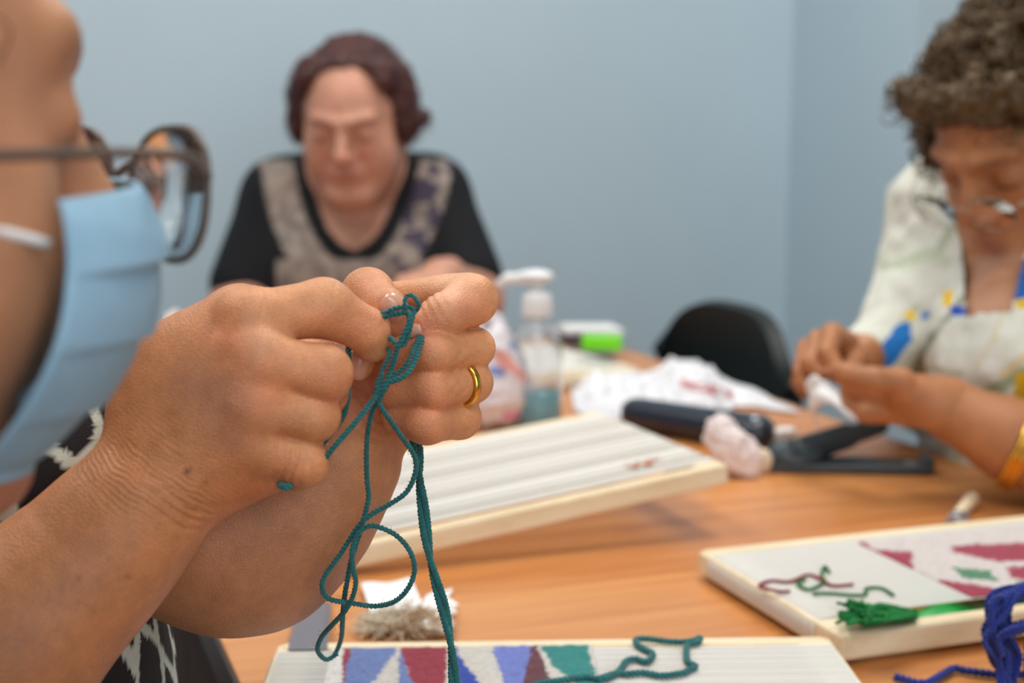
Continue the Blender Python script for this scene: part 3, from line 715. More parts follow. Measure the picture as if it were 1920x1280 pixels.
def hair_mesh(parent, org, f, col, seed, noise_a=.004, noise_s=.012, strands=0, center=None, strand_len=.03, curl=.004, r=.0006, cutf=None, pred=None):
    V, F = f.mesh(1); N = vnormals(V, F)
    V = V + N * (noise_a * vnoise(V, noise_s, seed) + noise_a * .6 * vnoise(V, noise_s * .4, seed + 1))[:, None]
    c = np.array(col)[None, :] * (1 + .45 * vnoise(V, noise_s * .8, seed + 2) + .3 * vnoise(V, noise_s * .3, seed + 7))[:, None]
    o = obj_o('hair', V, F, M['hair'], parent, org, np.clip(c, 0, 1))
    if strands:
        rs = np.random.RandomState(seed); k = rs.randint(0, len(V), strands); ps = []; cs = []
        for q in k:
            if pred is not None and not pred(V[q]): continue
            n = N[q]; t = np.cross(n, rs.normal(size=3)); t /= np.linalg.norm(t); L = strand_len * rs.uniform(.6, 1.3)
            s = np.linspace(0, 1, 14)[:, None]; ph = rs.uniform(0, 6.28); b = np.cross(n, t); w = 2 * math.pi * rs.uniform(1.0, 1.8)
            p = V[q] - n * .004 + n * (s * (1 - s) * L * .8) + t * (s * L * .7) + curl * (np.sin(w * s + ph) * b + np.cos(w * s + ph) * n) + np.array((0, 0, -1)) * s ** 2 * L * .3
            ps.append((p, r * (1.15 - .9 * s[:, 0]))); cs.append(np.tile(np.array(col) * rs.uniform(.6, 1.9), (14 * 4 + 2, 1)))
        V2, F2 = tubes(ps, 4, True)
        o2 = obj_o('hair_strands', V2, F2, M['hair'], o, (0, 0, 0), np.clip(np.vstack(cs), 0, 1), 'stuff')
        o2.data.transform(Matrix.Translation(-Vector(org)))
    return o
def legs(parent, org, hip, fd, col, floor_shoe=True, spread=.10):
    fd = np.array((fd[0], fd[1], 0.)); fd /= np.linalg.norm(fd); rt = np.array((fd[1], -fd[0], 0))
    hip = np.array(hip, float); f = Field(hip - (.75, .75, hip[2]) + (0, 0, -.02), hip + (.75, .75, .22), .011); sh = []
    f.ell(hip, (.19, .17, .14), None, .04); 
    for q in (-1, 1):
        h = hip + rt * q * spread; kn = h + fd * .40 + (0, 0, -.01); an = kn + fd * .02; an[2] = .09
        f.cone(h, kn, .085, .062, .05); f.cone(kn, an, .060, .042, .02); sh.append((an, q))
    V, F = f.mesh(2); obj_o('trousers', V, F, M['cloth'], parent, org, np.tile(col, (len(V), 1)))
    for an, q in sh:
        g = Field(an - .2, an + .2, .006); a = an.copy(); a[2] = .045
        g.cone(a - fd * .03, a + fd * .13, .040, .032, .02); g.cone(a, an, .04, .035, .02); g.F = np.maximum(g.F, (.003 - g.ax[2])[None, None, :])
        V, F = g.mesh(1); obj_o('shoe', V, F, M['cloth'], parent, org, np.tile((.02, .02, .02), (len(V), 1)))
def lens_pair(parent, org, g, A, s, cy=.112, cz=.000, rx=.026, rz=.019, sep=.034, rim=.0009, ear=(.080, .0, .015), m=None, tilt=0.0):
    """spectacles: two rims, two lenses, a bridge and two temples"""
    m = m or M['wire']; th = np.linspace(0, 2 * math.pi, 33); paths = []
    for q in (-1, 1):
        ring = np.array([g(q * sep + rx * math.copysign(abs(math.cos(a)) ** .8, math.cos(a)), cy - .004 * abs(math.cos(a)) * (1 if q * math.cos(a) > 0 else 0), cz + rz * math.copysign(abs(math.sin(a)) ** .8, math.sin(a))) for a in th])
        Vt, Ft = tubes([(ring, rim)], 6, False); obj_o('rim', Vt, Ft, m, parent, org)
        c0 = ring[:-1].mean(0); fw = A[:, 1]
        Vl = np.vstack([ring[:-1] + fw * .0008, ring[:-1] - fw * .0008, c0 + fw * .002, c0 - fw * .0004]); n = 32; i = np.arange(n); j = (i + 1) % n
        Tq = np.stack([i, j, j + n, i + n], 1); T3 = np.vstack([np.stack([i, np.full(n, 2 * n), j], 1), np.stack([j + n, np.full(n, 2 * n + 1), i + n], 1)])
        obj_o('lens', Vl, [Tq, T3], M['glasses'], parent, org)
        e = np.array([g(q * (sep + rx), cy - .004, cz + .006), g(q * (ear[0] - .003), cy - .03, cz + .010), g(q * ear[0], ear[1] + .02, ear[2]), g(q * ear[0], ear[1] - .012, ear[2] - .004), g(q * ear[0], ear[1] - .020, ear[2] - .03)])
        Vt, Ft = tubes([(spline(e, .004), rim * 1.3)], 6); obj_o('temple_arm', Vt, Ft, m, parent, org)
    e = np.array([g(-(sep - rx), cy, cz + .004), g(0, cy + .004, cz + .009), g(sep - rx, cy, cz + .004)])
    Vt, Ft = tubes([(spline(e, .002), rim * 1.2)], 6); obj_o('bridge', Vt, Ft, m, parent, org)

# ================= weaver in front
Vn, Fn_, Cn_ = near_arm()
Vf, Ff, Cf = far_arm()
A1f = np.array((math.cos(math.radians(42)), math.sin(math.radians(42)), -.10)); A1 = rotm(A1f, (0, 0, 1)); H1 = P(-580, 250, .375)
fb = Field((-.66, .22, .50), (-.04, .98, 1.36), .0042)
head_sdf(fb, H1, A1, 1.0, .006)
fb.cone((-.37, .60, 1.0), H1 + A1 @ np.array((0, -.035, -.05)), .075, .058, .03)
fb.ell((-.39, .62, .90), (.15, .17, .17), None, .05); fb.ell((-.350, .68, .78), (.160, .180, .19), None, .06)
shN, shF = np.array((-.34, .44, .99)), np.array((-.44, .80, .99))
fb.cone((-.38, .62, 1.0), shN, .07, .06, .04); fb.cone((-.38, .62, 1.0), shF, .07, .06, .04)
elN = P(-330, 1400, .56); fb.cone(shN, elN, .055, .046, .03); p_, r_ = S_(-170, 1330, .58, 192); fb.cone(elN, p_, .046, r_, .02)
p_, r_ = S_(60, 900, .66, 186); fb.cone(shF, p_, .055, r_, .03)
Vb, Fb = fb.mesh(2)
g1 = lambda x, y, z: H1 + A1 @ np.array((x, y, z))
Cb = face_color(Vb, H1, A1, 1, srgb(196, 140, 104), srgb(170, 90, 80), srgb(90, 60, 45)); Cb *= (1 - .0 * Vb[:, :1])
nk = np.clip(((H1 - Vb) @ A1[:, 2] - .05) / .03, 0, 1) * (Vb[:, 2] > .9); Cb = lerp(Cb, np.array(srgb(186, 112, 78))[None, :], nk * .7)
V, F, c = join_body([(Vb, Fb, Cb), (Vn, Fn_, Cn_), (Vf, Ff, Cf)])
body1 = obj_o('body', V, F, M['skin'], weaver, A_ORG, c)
# nails
nail(weaver, A_ORG, P(741, 572, .6205), np.array((.70, -.10, -.72)), np.array((.15, -.93, .35)), .0125, .0115)          # far thumb
nail(weaver, A_ORG, P(713, 650, .6205), np.array((.10, .15, -1)), np.array((.85, -.50, .15)), .0115, .0095)        # near index
nail(weaver, A_ORG, P(671, 688, .632), np.array((.25, .0, .95)), np.array((.1, -.95, .1)), .0125, .0105)                # near thumb
nail(weaver, A_ORG, P(773, 613, .6325), np.array((-1, .25, -.25)), np.array((-.60, -.70, .30)), .0080, .0075)               # far index
# dress, black with a pale net of lines
fd = Field((-.64, .34, .46), (-.12, .94, 1.10), .005)
fd.ell((-.39, .62, .90), (.157, .177, .177), None, .05); fd.ell((-.345, .68, .79), (.172, .190, .20), None, .06)
fd.cone((-.38, .62, .995), shN, .075, .066, .04); fd.cone((-.38, .62, .995), shF, .075, .066, .04)
fd.cone(shN, shN + (elN - shN) * .55, .062, .060, .03); fd.cone(shF, shF + (S_(60, 900, .66, 1)[0] - shF) * 1.0, .064, .058, .03)
fd.cone((-.37, .60, 1.0), H1 + A1 @ np.array((0, -.035, -.05)), .088, .072, .004, 's')
Vd, Fd = fd.mesh(2)
# cellular net pattern by nearest seeds
rs = np.random.RandomState(11); seeds = np.array([(-.64, .34, .46) + rs.rand(3) * (.55, .62, .66) for _ in range(5200)])
# keep the seeds close to the cloth
def near_seeds(V, n, seed, dmin):
    rs = np.random.RandomState(seed); out = []
    for q in rs.permutation(len(V))[:6000]:
        if all((V[q][0] - s[0]) ** 2 + (V[q][1] - s[1]) ** 2 + (V[q][2] - s[2]) ** 2 > dmin ** 2 for s in out): out.append(V[q])
        if len(out) >= n: break
    return np.array(out)
sd = near_seeds(Vd, 600, 3, .025)
# refine the cloth so the lines are crisp: split the visible belly finely
def subdiv(V, F):
    e = np.concatenate([F[:, [0, 1]], F[:, [1, 2]], F[:, [2, 3]], F[:, [3, 0]]]); e.sort(1)
    u, inv = np.unique(e, axis=0, return_inverse=True); inv = inv.reshape(4, -1); n = len(V); m = len(u)
    W = np.vstack([V, V[u].mean(1), V[F].mean(1)]); ce = n + m + np.arange(len(F)); E = [n + inv[k] for k in range(4)]
    return W, np.vstack([np.stack([F[:, 0], E[0], ce, E[3]], 1), np.stack([E[0], F[:, 1], E[1], ce], 1), np.stack([ce, E[1], F[:, 2], E[2]], 1), np.stack([E[3], ce, E[2], F[:, 3]], 1)])
Vd, Fd = subdiv(Vd, Fd)
cd = np.zeros((len(Vd), 3)); 
for i in range(0, len(Vd), 20000):
    D = np.linalg.norm(Vd[i:i + 20000, None] * (1, 1, .6) - sd[None] * (1, 1, .6), axis=2); pr = np.partition(D, 1, axis=1); ln = (pr[:, 1] - pr[:, 0]) < .0046
    cd[i:i + 20000] = np.where(ln[:, None], np.array(srgb(196, 202, 190)), np.array(srgb(24, 18, 24)))
obj_o('dress', Vd, Fd, M['cloth'], weaver, A_ORG, cd)
legs(weaver, A_ORG, (-.42, .66, .56), u_ * .9 - v_ * .5, (.012, .010, .012))
# hair, ash blond, only its edge is in the frame
fh = Field(H1 - .16, H1 + .17, .0035); gh = g1
fh.ell(gh(0, -.030, .052), (.090, .100, .088), A1, .01); fh.ell(gh(0, -.070, -.01), (.075, .06, .075), A1, .02)
fh.ell(gh(0, .10, -.030), (.085, .075, .085), A1, .01, 's')
hair_mesh(weaver, A_ORG, fh, srgb(134, 106, 68), 21, .004, .012, 500, strand_len=.05)
# spectacles and pleated mask
lens_pair(weaver, A_ORG, g1, A1, 1, cy=.123, cz=-.006, rx=.027, rz=.020, rim=.0013, ear=(.085, .0, -.004), m=mat('brown_frame', srgb(88, 74, 66), .4))
def mask(parent, org, g):
    nu, nv = 60, 72; u = np.linspace(-1, 1, nu); v = np.linspace(0, 1, nv); U, Vv = np.meshgrid(u, v, indexing='ij')
    ang = U * 1.38; zt, zb = -.012, -.092
    R0 = .058 - .020 * Vv + .018 * np.sin(np.clip(Vv * 1.05, 0, 1) * math.pi) ** .8
    pl = .0035 * (np.modf(Vv * 4.0)[0]) * (1 - U ** 4)
    x = (R0 + pl) * np.sin(ang) * 1.12; y = .062 + (R0 + pl) * np.cos(ang) - .010 * Vv; z = zt + (zb - zt) * Vv + .010 * np.cos(ang) * (1 - Vv)
    base = np.stack([x.ravel(), y.ravel(), z.ravel()], 1); W = H1 + base @ A1.T
    i = np.arange(nu - 1)[:, None] * nv + np.arange(nv - 1)[None]; Q = np.stack([i, i + nv, i + nv + 1, i + 1], -1).reshape(-1, 4)
    m = mat('mask_fabric', srgb(150, 190, 216), .8, noise=.04, nscale=120, bump=.0002, bscale=2000)
    o = obj_o('face_mask', W, Q, m, parent, org); o['label'] = 'light blue pleated face mask'
    sol = o.modifiers.new('t', 'SOLIDIFY'); sol.thickness = .0012
    for q in (-1, 1):
        for zz in (-.022, -.112):
            xs = q * (.052 + .012) * math.sin(1.15) * 1.12; 
            e = np.array([g(xs, .07 if zz > -.05 else .045, zz), g(q * .070, .03, zz * .6), g(q * .084, -.004, .006 if zz > -.05 else -.012), g(q * .080, -.028, .0)])
            Vt, Ft = tubes([(spline(e, .004), .0016)], 6); obj_o('ear_loop', Vt, Ft, M['paper'], o, (0, 0, 0)).data.transform(Matrix.Translation(-Vector(org)))
mask(weaver, A_ORG, g1)
# wedding ring, lying round the ring finger
rc = P(862, 720, .6546); ra = P(812, 728, .638) - P(884, 716, .662); ra /= np.linalg.norm(ra)
ring_v = rotm(ra, (0, 0, 1)); th = np.linspace(0, 2 * math.pi, 49)
pr = np.array([(.0098, -.0022), (.0110, -.0018), (.0115, 0), (.0110, .0018), (.0098, .0022)])
Vr = np.array([rc + ring_v @ np.array((q[0] * math.cos(a), q[1], q[0] * math.sin(a))) for a in th[:-1] for q in pr]); nr = 48
i = np.arange(nr)[:, None] * 5 + np.arange(5)[None]; j = ((np.arange(nr) + 1) % nr)[:, None] * 5 + np.arange(5)[None]
Qr = np.stack([i, j, np.roll(j, -1, 1), np.roll(i, -1, 1)], -1).reshape(-1, 4)
wring = obj_o('wedding_ring', Vr, Qr, M['gold'], None, rc); wring.location = rc; tag(wring, 'plain gold ring on the hand holding the teal yarn', 'ring')

# ================= far woman behind the table
B_ORG = np.array((P(660, 600, 2.42)[0], P(660, 600, 2.42)[1], 0))
woman2 = empty('person', B_ORG); tag(woman2, 'person with short auburn hair in black top with grey patterned yoke, head bowed, far wall', 'person')
fwd2 = -u_ + 0.10 * v_; A2 = rotm(np.array((-.10, -1, -.38)), (0, 0, 1)); H2 = P(664, 230, 2.27); s2 = 1.0
g2 = lambda x, y, z: H2 + A2 @ (np.array((x, y, z)) * s2)
f2 = Field((P(360, 0, 2.3)[0], 1.85, .72), (P(985, 0, 2.3)[0], 2.72, 1.34), .0040)
head_sdf(f2, H2, A2, s2, .015, True)
nb = P(662, 330, 2.46); f2.cone(nb, g2(0, -.03, -.05), .072, .066, .03)
f2.cone(nb, g2(0, .0, -.07), .070, .060, .03)
ch2 = P(658, 460, 2.44); f2.ell(ch2, (.155, .105, .15), None, .04); f2.ell(P(658, 600, 2.44), (.165, .12, .18), None, .06)
for q in (-1, 1): f2.ell(P(658 + q * 75, 500, 2.36), (.075, .065, .07), None, .03)
sL, sR = P(528, 372, 2.42), P(806, 366, 2.42)
f2.cone(P(662, 335, 2.46), sL, .055, .055, .04); f2.cone(P(662, 335, 2.46), sR, .055, .055, .04)
eL, eR = P(446, 575, 2.34), P(890, 560, 2.32)
f2.cone(sL, eL, .055, .046, .03); f2.cone(sR, eR, .055, .046, .03)
wL, wR = P(560, 610, 2.10), P(826, 520, 2.12)
f2.cone(eL, wL, .044, .029, .02); f2.cone(eR, wR, .044, .030, .02)
V2, F2 = f2.mesh(2)
# her hands, fingers folded over the work
def simple_hand(f, wr, kn, finger_dirs, palm_r=.014, s=1.0):
    """wr wrist, kn list of five (root, pip, dip, tip) polylines with radii"""
    for pts, rs in finger_dirs: f.chain(pts, rs, .004, .001, pts[0], .008, .014)
def hand_at(wr, fwd, nrm, s=1.0, curl=1.0, h=.0022, side=1, thumb_in=0.6, spread=.008, fine=None):
    """generic relaxed, curled hand: wrist, forward, back-of-hand normal; side=+1 puts the thumb on the cross(fwd,nrm) side"""
    fwd = np.asarray(fwd, float) / np.linalg.norm(fwd); nrm = nrm - fwd * (nrm @ fwd); nrm /= np.linalg.norm(nrm); sd_ = np.cross(fwd, nrm) * side
    f = Field(wr - .16 * s, wr + .16 * s, h); G = lambda a, b, c: wr + (fwd * a + sd_ * b + nrm * c) * s
    f.cone(G(-.03, 0, 0), G(.01, 0, 0), .026 * s, .025 * s, .01)
    for k, (off, L) in enumerate(((.026, 1.0), (.009, 1.08), (-.009, 1.0), (-.025, .82))):
        mcp = G(.085 - abs(off) * .25, off, .0); f.cone(G(.012, off * .55, -.002), mcp, .0145 * s, .0115 * s, .010)
        cu = curl * (1 + .12 * k); p = [mcp]; a = 0
        for seg, bend in ((.042 * L, .55 * cu), (.026 * L, .95 * cu), (.021 * L, .55 * cu)):
            a += bend; q = (p[-1] - wr) ; p.append(p[-1] + (fwd * math.cos(a) - nrm * math.sin(a) + sd_ * off * .3) * seg * s)
        f.chain(p, [.0112 * s, .0098 * s, .0088 * s, .0076 * s], .004, .001, p[0], .008, .014)
    t = [G(.012, .018, -.006), G(.045, .040, -.016), G(.072, .040 - .012 * thumb_in, -.030), G(.092, .034 - .02 * thumb_in, -.040)]
    f.chain(t, [.017 * s, .014 * s, .0115 * s, .0090 * s], .006, .001, t[0], .012, .02)
    return f.mesh(2)
h2a = hand_at(wR, P(770, 545, 2.02) - wR, np.array((.0, -.6, .8)), 1.0, .9, side=-1); h2b = hand_at(wL, P(650, 600, 2.0) - wL, np.array((0, -.5, .9)), 1.0, .9, side=1)
base2 = srgb(204, 148, 124)
c2 = face_color(V2, H2, A2, s2, base2, srgb(170, 96, 88), srgb(96, 60, 50))
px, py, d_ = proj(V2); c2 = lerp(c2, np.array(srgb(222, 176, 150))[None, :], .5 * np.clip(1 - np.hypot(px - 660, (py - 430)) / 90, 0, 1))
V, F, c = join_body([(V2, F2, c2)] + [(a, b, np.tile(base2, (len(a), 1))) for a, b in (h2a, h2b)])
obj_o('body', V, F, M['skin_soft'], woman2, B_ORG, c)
# top
f = Field((P(360, 0, 2.3)[0], 2.0, .72), (P(985, 0, 2.3)[0], 2.76, 1.15), .0040); q = .007
f.ell(ch2, (.155 + q, .105 + q, .15 + q), None, .04); f.ell(P(658, 600, 2.44), (.165 + q, .12 + q, .18), None, .06)
for k in (-1, 1): f.ell(P(658 + k * 75, 500, 2.36), (.075 + q, .065 + q, .07 + q), None, .03)
f.cone(P(662, 335, 2.46), sL, .055 + q, .055 + q, .04); f.cone(P(662, 335, 2.46), sR, .055 + q, .055 + q, .04)
f.cone(sL, sL + (eL - sL) * .80, .060 + q, .062, .03); f.cone(sR, sR + (eR - sR) * .80, .060 + q, .062, .03)
V, F = f.mesh(2); px, py, d_ = proj(V)
neck = [(570, 200), (582, 300), (590, 350), (602, 395), (618, 430), (638, 455), (666, 468), (694, 452), (714, 426), (730, 392), (745, 350), (756, 300), (768, 200)]
front = (V @ D_) < (P(660, 400, 2.50) @ D_)
ins = inpoly(px, py, neck) & front
V, F, used = keep_faces(V, F, ~ins); px, py = px[used], py[used]
# the back of the neck opening
pn = nb; dn = np.linalg.norm((V - pn)[:, :2], axis=1); V, F, used = keep_faces(V, F, ~((dn < .085) & (V[:, 2] > pn[2] + .035))); px, py = px[used], py[used]
nd = segdist(px, py, neck); band = (nd > 32) & (nd < 32 + 62 - .0 * px) & (py > 300); band &= ~((py > 470) & (nd > 60) & (np.abs(px - 660) > 150))
band |= (py > 488) & (px > 518) & (px < 800)
mot = .5 + .5 * vnoise(V, .012, 4) + .35 * vnoise(V, .005, 5); taupe = np.array(srgb(128, 116, 112)); pal = np.array(srgb(176, 162, 150)); nav = np.array(srgb(52, 46, 74)); blk = np.array(srgb(8, 11, 18))
cc = np.tile(blk, (len(V), 1)); pat = lerp(np.tile(taupe * .8, (len(V), 1)), pal[None, :], np.clip(mot, 0, 1)); right = np.clip((px - 700) / 60, 0, 1)
pat = lerp(pat, nav[None, :], right * (vnoise(V, .02, 8) > -.05) * .9)
cc = np.where(band[:, None], pat, cc)
obj_o('top', V, F, M['cloth'], woman2, B_ORG, cc)
legs(woman2, B_ORG, (B_ORG[0] + .02, B_ORG[1] + .06, .56), (.337, -.941), (.01, .01, .015))
# hair
fh = Field(H2 - .17, H2 + .19, .0035)
fh.ell(g2(0, -.025, .048), (.084, .098, .086), A2, .01)
for q in (-1, 1):
    fh.ell(g2(q * .078, -.010, .034), (.026, .045, .055), A2, .02); fh.ell(g2(q * .086, .0, -.002), (.020, .034, .032), A2, .015); fh.ell(g2(q * .058, .025, .085), (.026, .035, .026), A2, .015)
fh.ell(g2(-.112, .0, .008), (.014, .014, .014), A2, .010)
fh.cone(g2(-.052, .030, .103), g2(.052, .030, .103), .014, .014, .02)
for q in (-1, 1): fh.ell(g2(q * .020, .090, .034), (.050, .080, .082), A2, .006, 's')
hair_mesh(woman2, B_ORG, fh, srgb(74, 42, 40), 31, .003, .012, 900, strand_len=.03, pred=lambda p: ((p - H2) @ A2)[1] < .05)

# ================= right woman
C_ORG = np.array((.62, 1.55, 0)); woman3 = empty('person', C_ORG)
tag(woman3, 'person with curly dark hair, rimless glasses and floral blouse at right edge, sewing', 'person')
A3 = rotm(np.array((-.80, -.52, -.62)), (0, 0, 1)); H3 = P(1934, 262, 1.46); s3 = 1.03; g3 = lambda x, y, z: H3 + A3 @ (np.array((x, y, z)) * s3)
f3 = Field((.34, 1.02, .60), (.86, 1.86, 1.26), .0034)
head_sdf(f3, H3, A3, s3, .006)
nb3 = np.array((.585, 1.49, 1.00)); f3.cone(nb3, g3(0, -.04, -.045), .062, .055, .03); f3.cone(nb3 - (.03, .01, 0.0), g3(0, .0, -.07), .055, .050, .03)
def torso3(f, q):
    f.ell((.59, 1.52, .90), (.125 + q, .155 + q, .15 + q), None, .05); f.ell((.62, 1.54, .72), (.15 + q, .17 + q, .18 + q), None, .06)
    f.ell((.50, 1.40, .88), (.075 + q, .075 + q, .075 + q), None, .04); f.ell((.47, 1.56, .88), (.070 + q, .07 + q, .075 + q), None, .04)
torso3(f3, 0)
s3F, s3N = np.array((.505, 1.64, 1.005)), np.array((.64, 1.32, .99)); e3F, e3N = P(1722, 690, 1.62), P(2090, 912, 1.28)
f3.cone((.585, 1.49, .99), s3F, .06, .055, .04); f3.cone((.585, 1.49, .99), s3N, .06, .055, .04)
f3.cone(s3F, e3F, .052, .044, .03); f3.cone(s3N, e3N, .055, .047, .03)
w3F, w3N = P(1612, 672, 1.50), P(1788, 772, 1.33)
f3.cone(e3F, w3F, .040, .027, .02); 
m3 = P(1892, 822, 1.31); f3.cone(e3N, m3, .044, .034, .02); f3.cone(m3, w3N, .034, .029, .02)
V3, F3 = f3.mesh(2)
# near hand: thumb on top, fingers curled under, pinching the needle at the left
def hand3(chains, palm, lo, hi, h=.0016):
    f = Field(lo, hi, h)
    for a, b in palm:
        (p, r), (q, s) = S_(*a), S_(*b); f.cone(p, q, r, s, .012)
    for L in chains:
        pts, rs = chainpx(L); f.chain(pts, rs, .004, .001, pts[0], .008, .014)
    return f.mesh(2)
hN = hand3([[(1690, 715, 1.315, 27), (1640, 712, 1.31, 24), (1588, 700, 1.315, 19), (1572, 694, 1.32, 16)],
            [(1690, 745, 1.33, 26), (1640, 738, 1.35, 23), (1600, 722, 1.36, 19), (1580, 706, 1.36, 16)],
            [(1685, 765, 1.34, 26), (1630, 775, 1.35, 22), (1600, 756, 1.37, 19), (1590, 735, 1.375, 16)],
            [(1690, 785, 1.35, 25), (1640, 800, 1.36, 21), (1612, 788, 1.38, 18), (1602, 770, 1.385, 15)],
            [(1700, 798, 1.35, 22), (1660, 815, 1.36, 18), (1635, 812, 1.38, 16), (1622, 798, 1.385, 14)]],
           [((1800, 775, 1.33, 54), (1760, 765, 1.33, 54)), ((1770, 755, 1.33, 46), (1690, 728, 1.32, 32)), ((1775, 765, 1.335, 48), (1695, 755, 1.335, 32)), ((1780, 780, 1.34, 46), (1695, 780, 1.345, 30))],
           P(1540, 860, 1.20) + (0, 0, 0), P(1850, 640, 1.20) + (.06, .30, .02))
hF = hand3([[(1590, 645, 1.49, 24), (1560, 628, 1.46, 22), (1550, 660, 1.43, 18), (1570, 690, 1.42, 15)],
            [(1580, 640, 1.50, 24), (1535, 640, 1.47, 21), (1518, 680, 1.44, 18), (1540, 700, 1.43, 15)],
            [(1575, 655, 1.51, 24), (1515, 655, 1.49, 20), (1502, 700, 1.46, 17), (1510, 722, 1.45, 14)],
            [(1575, 670, 1.52, 22), (1515, 680, 1.51, 18), (1500, 715, 1.49, 15), (1510, 735, 1.48, 13)],
            [(1605, 675, 1.48, 24), (1590, 700, 1.45, 20), (1570, 702, 1.43, 16), (1560, 698, 1.42, 14)]],
           [((1618, 675, 1.505, 40), (1585, 650, 1.495, 30)), ((1615, 680, 1.51, 38), (1578, 668, 1.51, 30))],
           np.array((P(1470, 0, 1.5)[0], 1.34, P(0, 770, 1.5)[2])), np.array((P(1670, 0, 1.55)[0], 1.62, P(0, 590, 1.5)[2])))
base3 = srgb(176, 116, 74)
c3 = face_color(V3, H3, A3, s3, base3, srgb(150, 84, 66), srgb(60, 44, 34))
px, py, d_ = proj(V3); c3 = lerp(c3, np.array(srgb(200, 150, 120))[None, :], .7 * ((py > 480) & (py < 640)))
V, F, c = join_body([(V3, F3, c3)] + [(a, b, np.tile(base3, (len(a), 1)) * (1 + .1 * vnoise(a, .012, 3))[:, None]) for a, b in (hN, hF)])
obj_o('body', V, F, M['skin_soft'], woman3, C_ORG, c)
# blouse
f = Field((.30, 1.02, .58), (.90, 1.90, 1.20), .0040); torso3(f, .010)
f.cone((.585, 1.49, .985), s3F, .070, .066, .04); f.cone((.585, 1.49, .985), s3N, .070, .066, .04)
f.cone(s3F, e3F, .066, .060, .03); f.cone(e3F, e3F + (w3F - e3F) * .76, .058, .042, .03); f.cone(s3N, s3N + (e3N - s3N) * .72, .068, .078, .03)
V, F = f.mesh(2); N = vnormals(V, F); V = V + N * (.006 * vnoise(V * (1, 1, .5), .045, 2) + .003 * vnoise(V, .018, 3))[:, None]
px, py, d_ = proj(V)
neck3 = [(1795, 380), (1806, 470), (1812, 540), (1816, 588), (1850, 584), (1893, 580), (1902, 540), (1920, 470), (1960, 380)]
ins = (inpoly(px, py, neck3) & (d_ < 1.52)) | ((np.linalg.norm((V - nb3)[:, :2], axis=1) < .078) & (V[:, 2] > nb3[2] + .02))
V, F, used = keep_faces(V, F, ~ins); V, F = subdiv(V, F); px, py, d_ = proj(V)
px += 4 * vnoise(V, .008, 5); py += 4 * vnoise(V, .008, 6)
c = np.tile(np.array(srgb(222, 224, 214)), (len(V), 1)); c = lerp(c, np.array(srgb(196, 204, 190))[None, :], np.clip(vnoise(V, .05, 9), 0, 1) * .7)
def stroke(pts, wd, k, a=1.0):
    global c
    dd = segdist(px, py, pts); c = lerp(c, np.array(srgb(*k))[None, :], a * np.clip((wd - dd) / 6 + .5, 0, 1))
def blob(poly, k): c[inpoly(px, py, poly)] = srgb(*k)
front = d_ < 1.75
for pts, wd, k, a in (([(1805, 560), (1740, 640), (1712, 700)], 6, (120, 134, 112), .8), ([(1690, 600), (1720, 575)], 5, (170, 176, 140), .5), ([(1660, 500), (1760, 470), (1800, 400)], 9, (160, 172, 140), .6),
                      ([(1880, 590), (1860, 640), (1830, 690)], 3, (212, 196, 140), .6), ([(1920, 700), (1880, 720), (1830, 750)], 12, (132, 152, 108), .8), ([(1960, 640), (1910, 680), (1880, 700)], 7, (224, 196, 120), .7),
                      ([(1700, 500), (1740, 480), (1775, 490)], 10, (190, 200, 176), .6), ([(1800, 700), (1740, 690), (1700, 700)], 5, (160, 150, 100), .6), ([(1800, 850), (1790, 900)], 5, (190, 180, 110), .7),
                      ([(1750, 850), (1840, 840), (1900, 930)], 14, (160, 180, 160), .5), ([(1840, 950), (1880, 900)], 12, (130, 160, 140), .6), ([(1700, 560), (1760, 600), (1790, 650)], 4, (206, 206, 190), .6)): stroke(pts, wd, k, a)
blob([(1642, 660), (1655, 640), (1690, 606), (1705, 600), (1712, 630), (1680, 680), (1660, 700), (1640, 690)], (20, 112, 190)); blob([(1728, 586), (1745, 580), (1742, 596), (1730, 600)], (60, 130, 205))
blob([(1780, 572), (1795, 568), (1812, 578), (1810, 592), (1790, 592), (1778, 584)], (30, 80, 190)); blob([(1768, 548), (1788, 545), (1786, 572), (1766, 575)], (240, 196, 30))
blob([(1695, 582), (1716, 580), (1716, 598), (1700, 600)], (244, 208, 60)); blob([(1896, 545), (1912, 490), (1990, 470), (1990, 560), (1905, 570)], (26, 96, 176)); blob([(1902, 562), (1960, 555), (1960, 580), (1905, 578)], (220, 186, 30))
blob([(1655, 700), (1675, 694), (1672, 706), (1652, 708)], (220, 160, 20)); blob([(1905, 700), (1960, 690), (1960, 780), (1900, 750)], (220, 180, 30)); blob([(1905, 780), (1930, 770), (1950, 800), (1930, 830)], (170, 160, 40))
# the parts of the cloth outside the picture carry the same kind of print
out = (px > 1925) | (px < 0); pn_ = vnoise(V, .035, 15); c[out & (pn_ > .55)] = srgb(30, 100, 180); c[out & (pn_ < -.55)] = srgb(224, 190, 50)
obj_o('blouse', V, F, M['cloth'], woman3, C_ORG, c)
legs(woman3, C_ORG, (.80, 1.60, .56), (-.94, -.34), (.02, .02, .03))
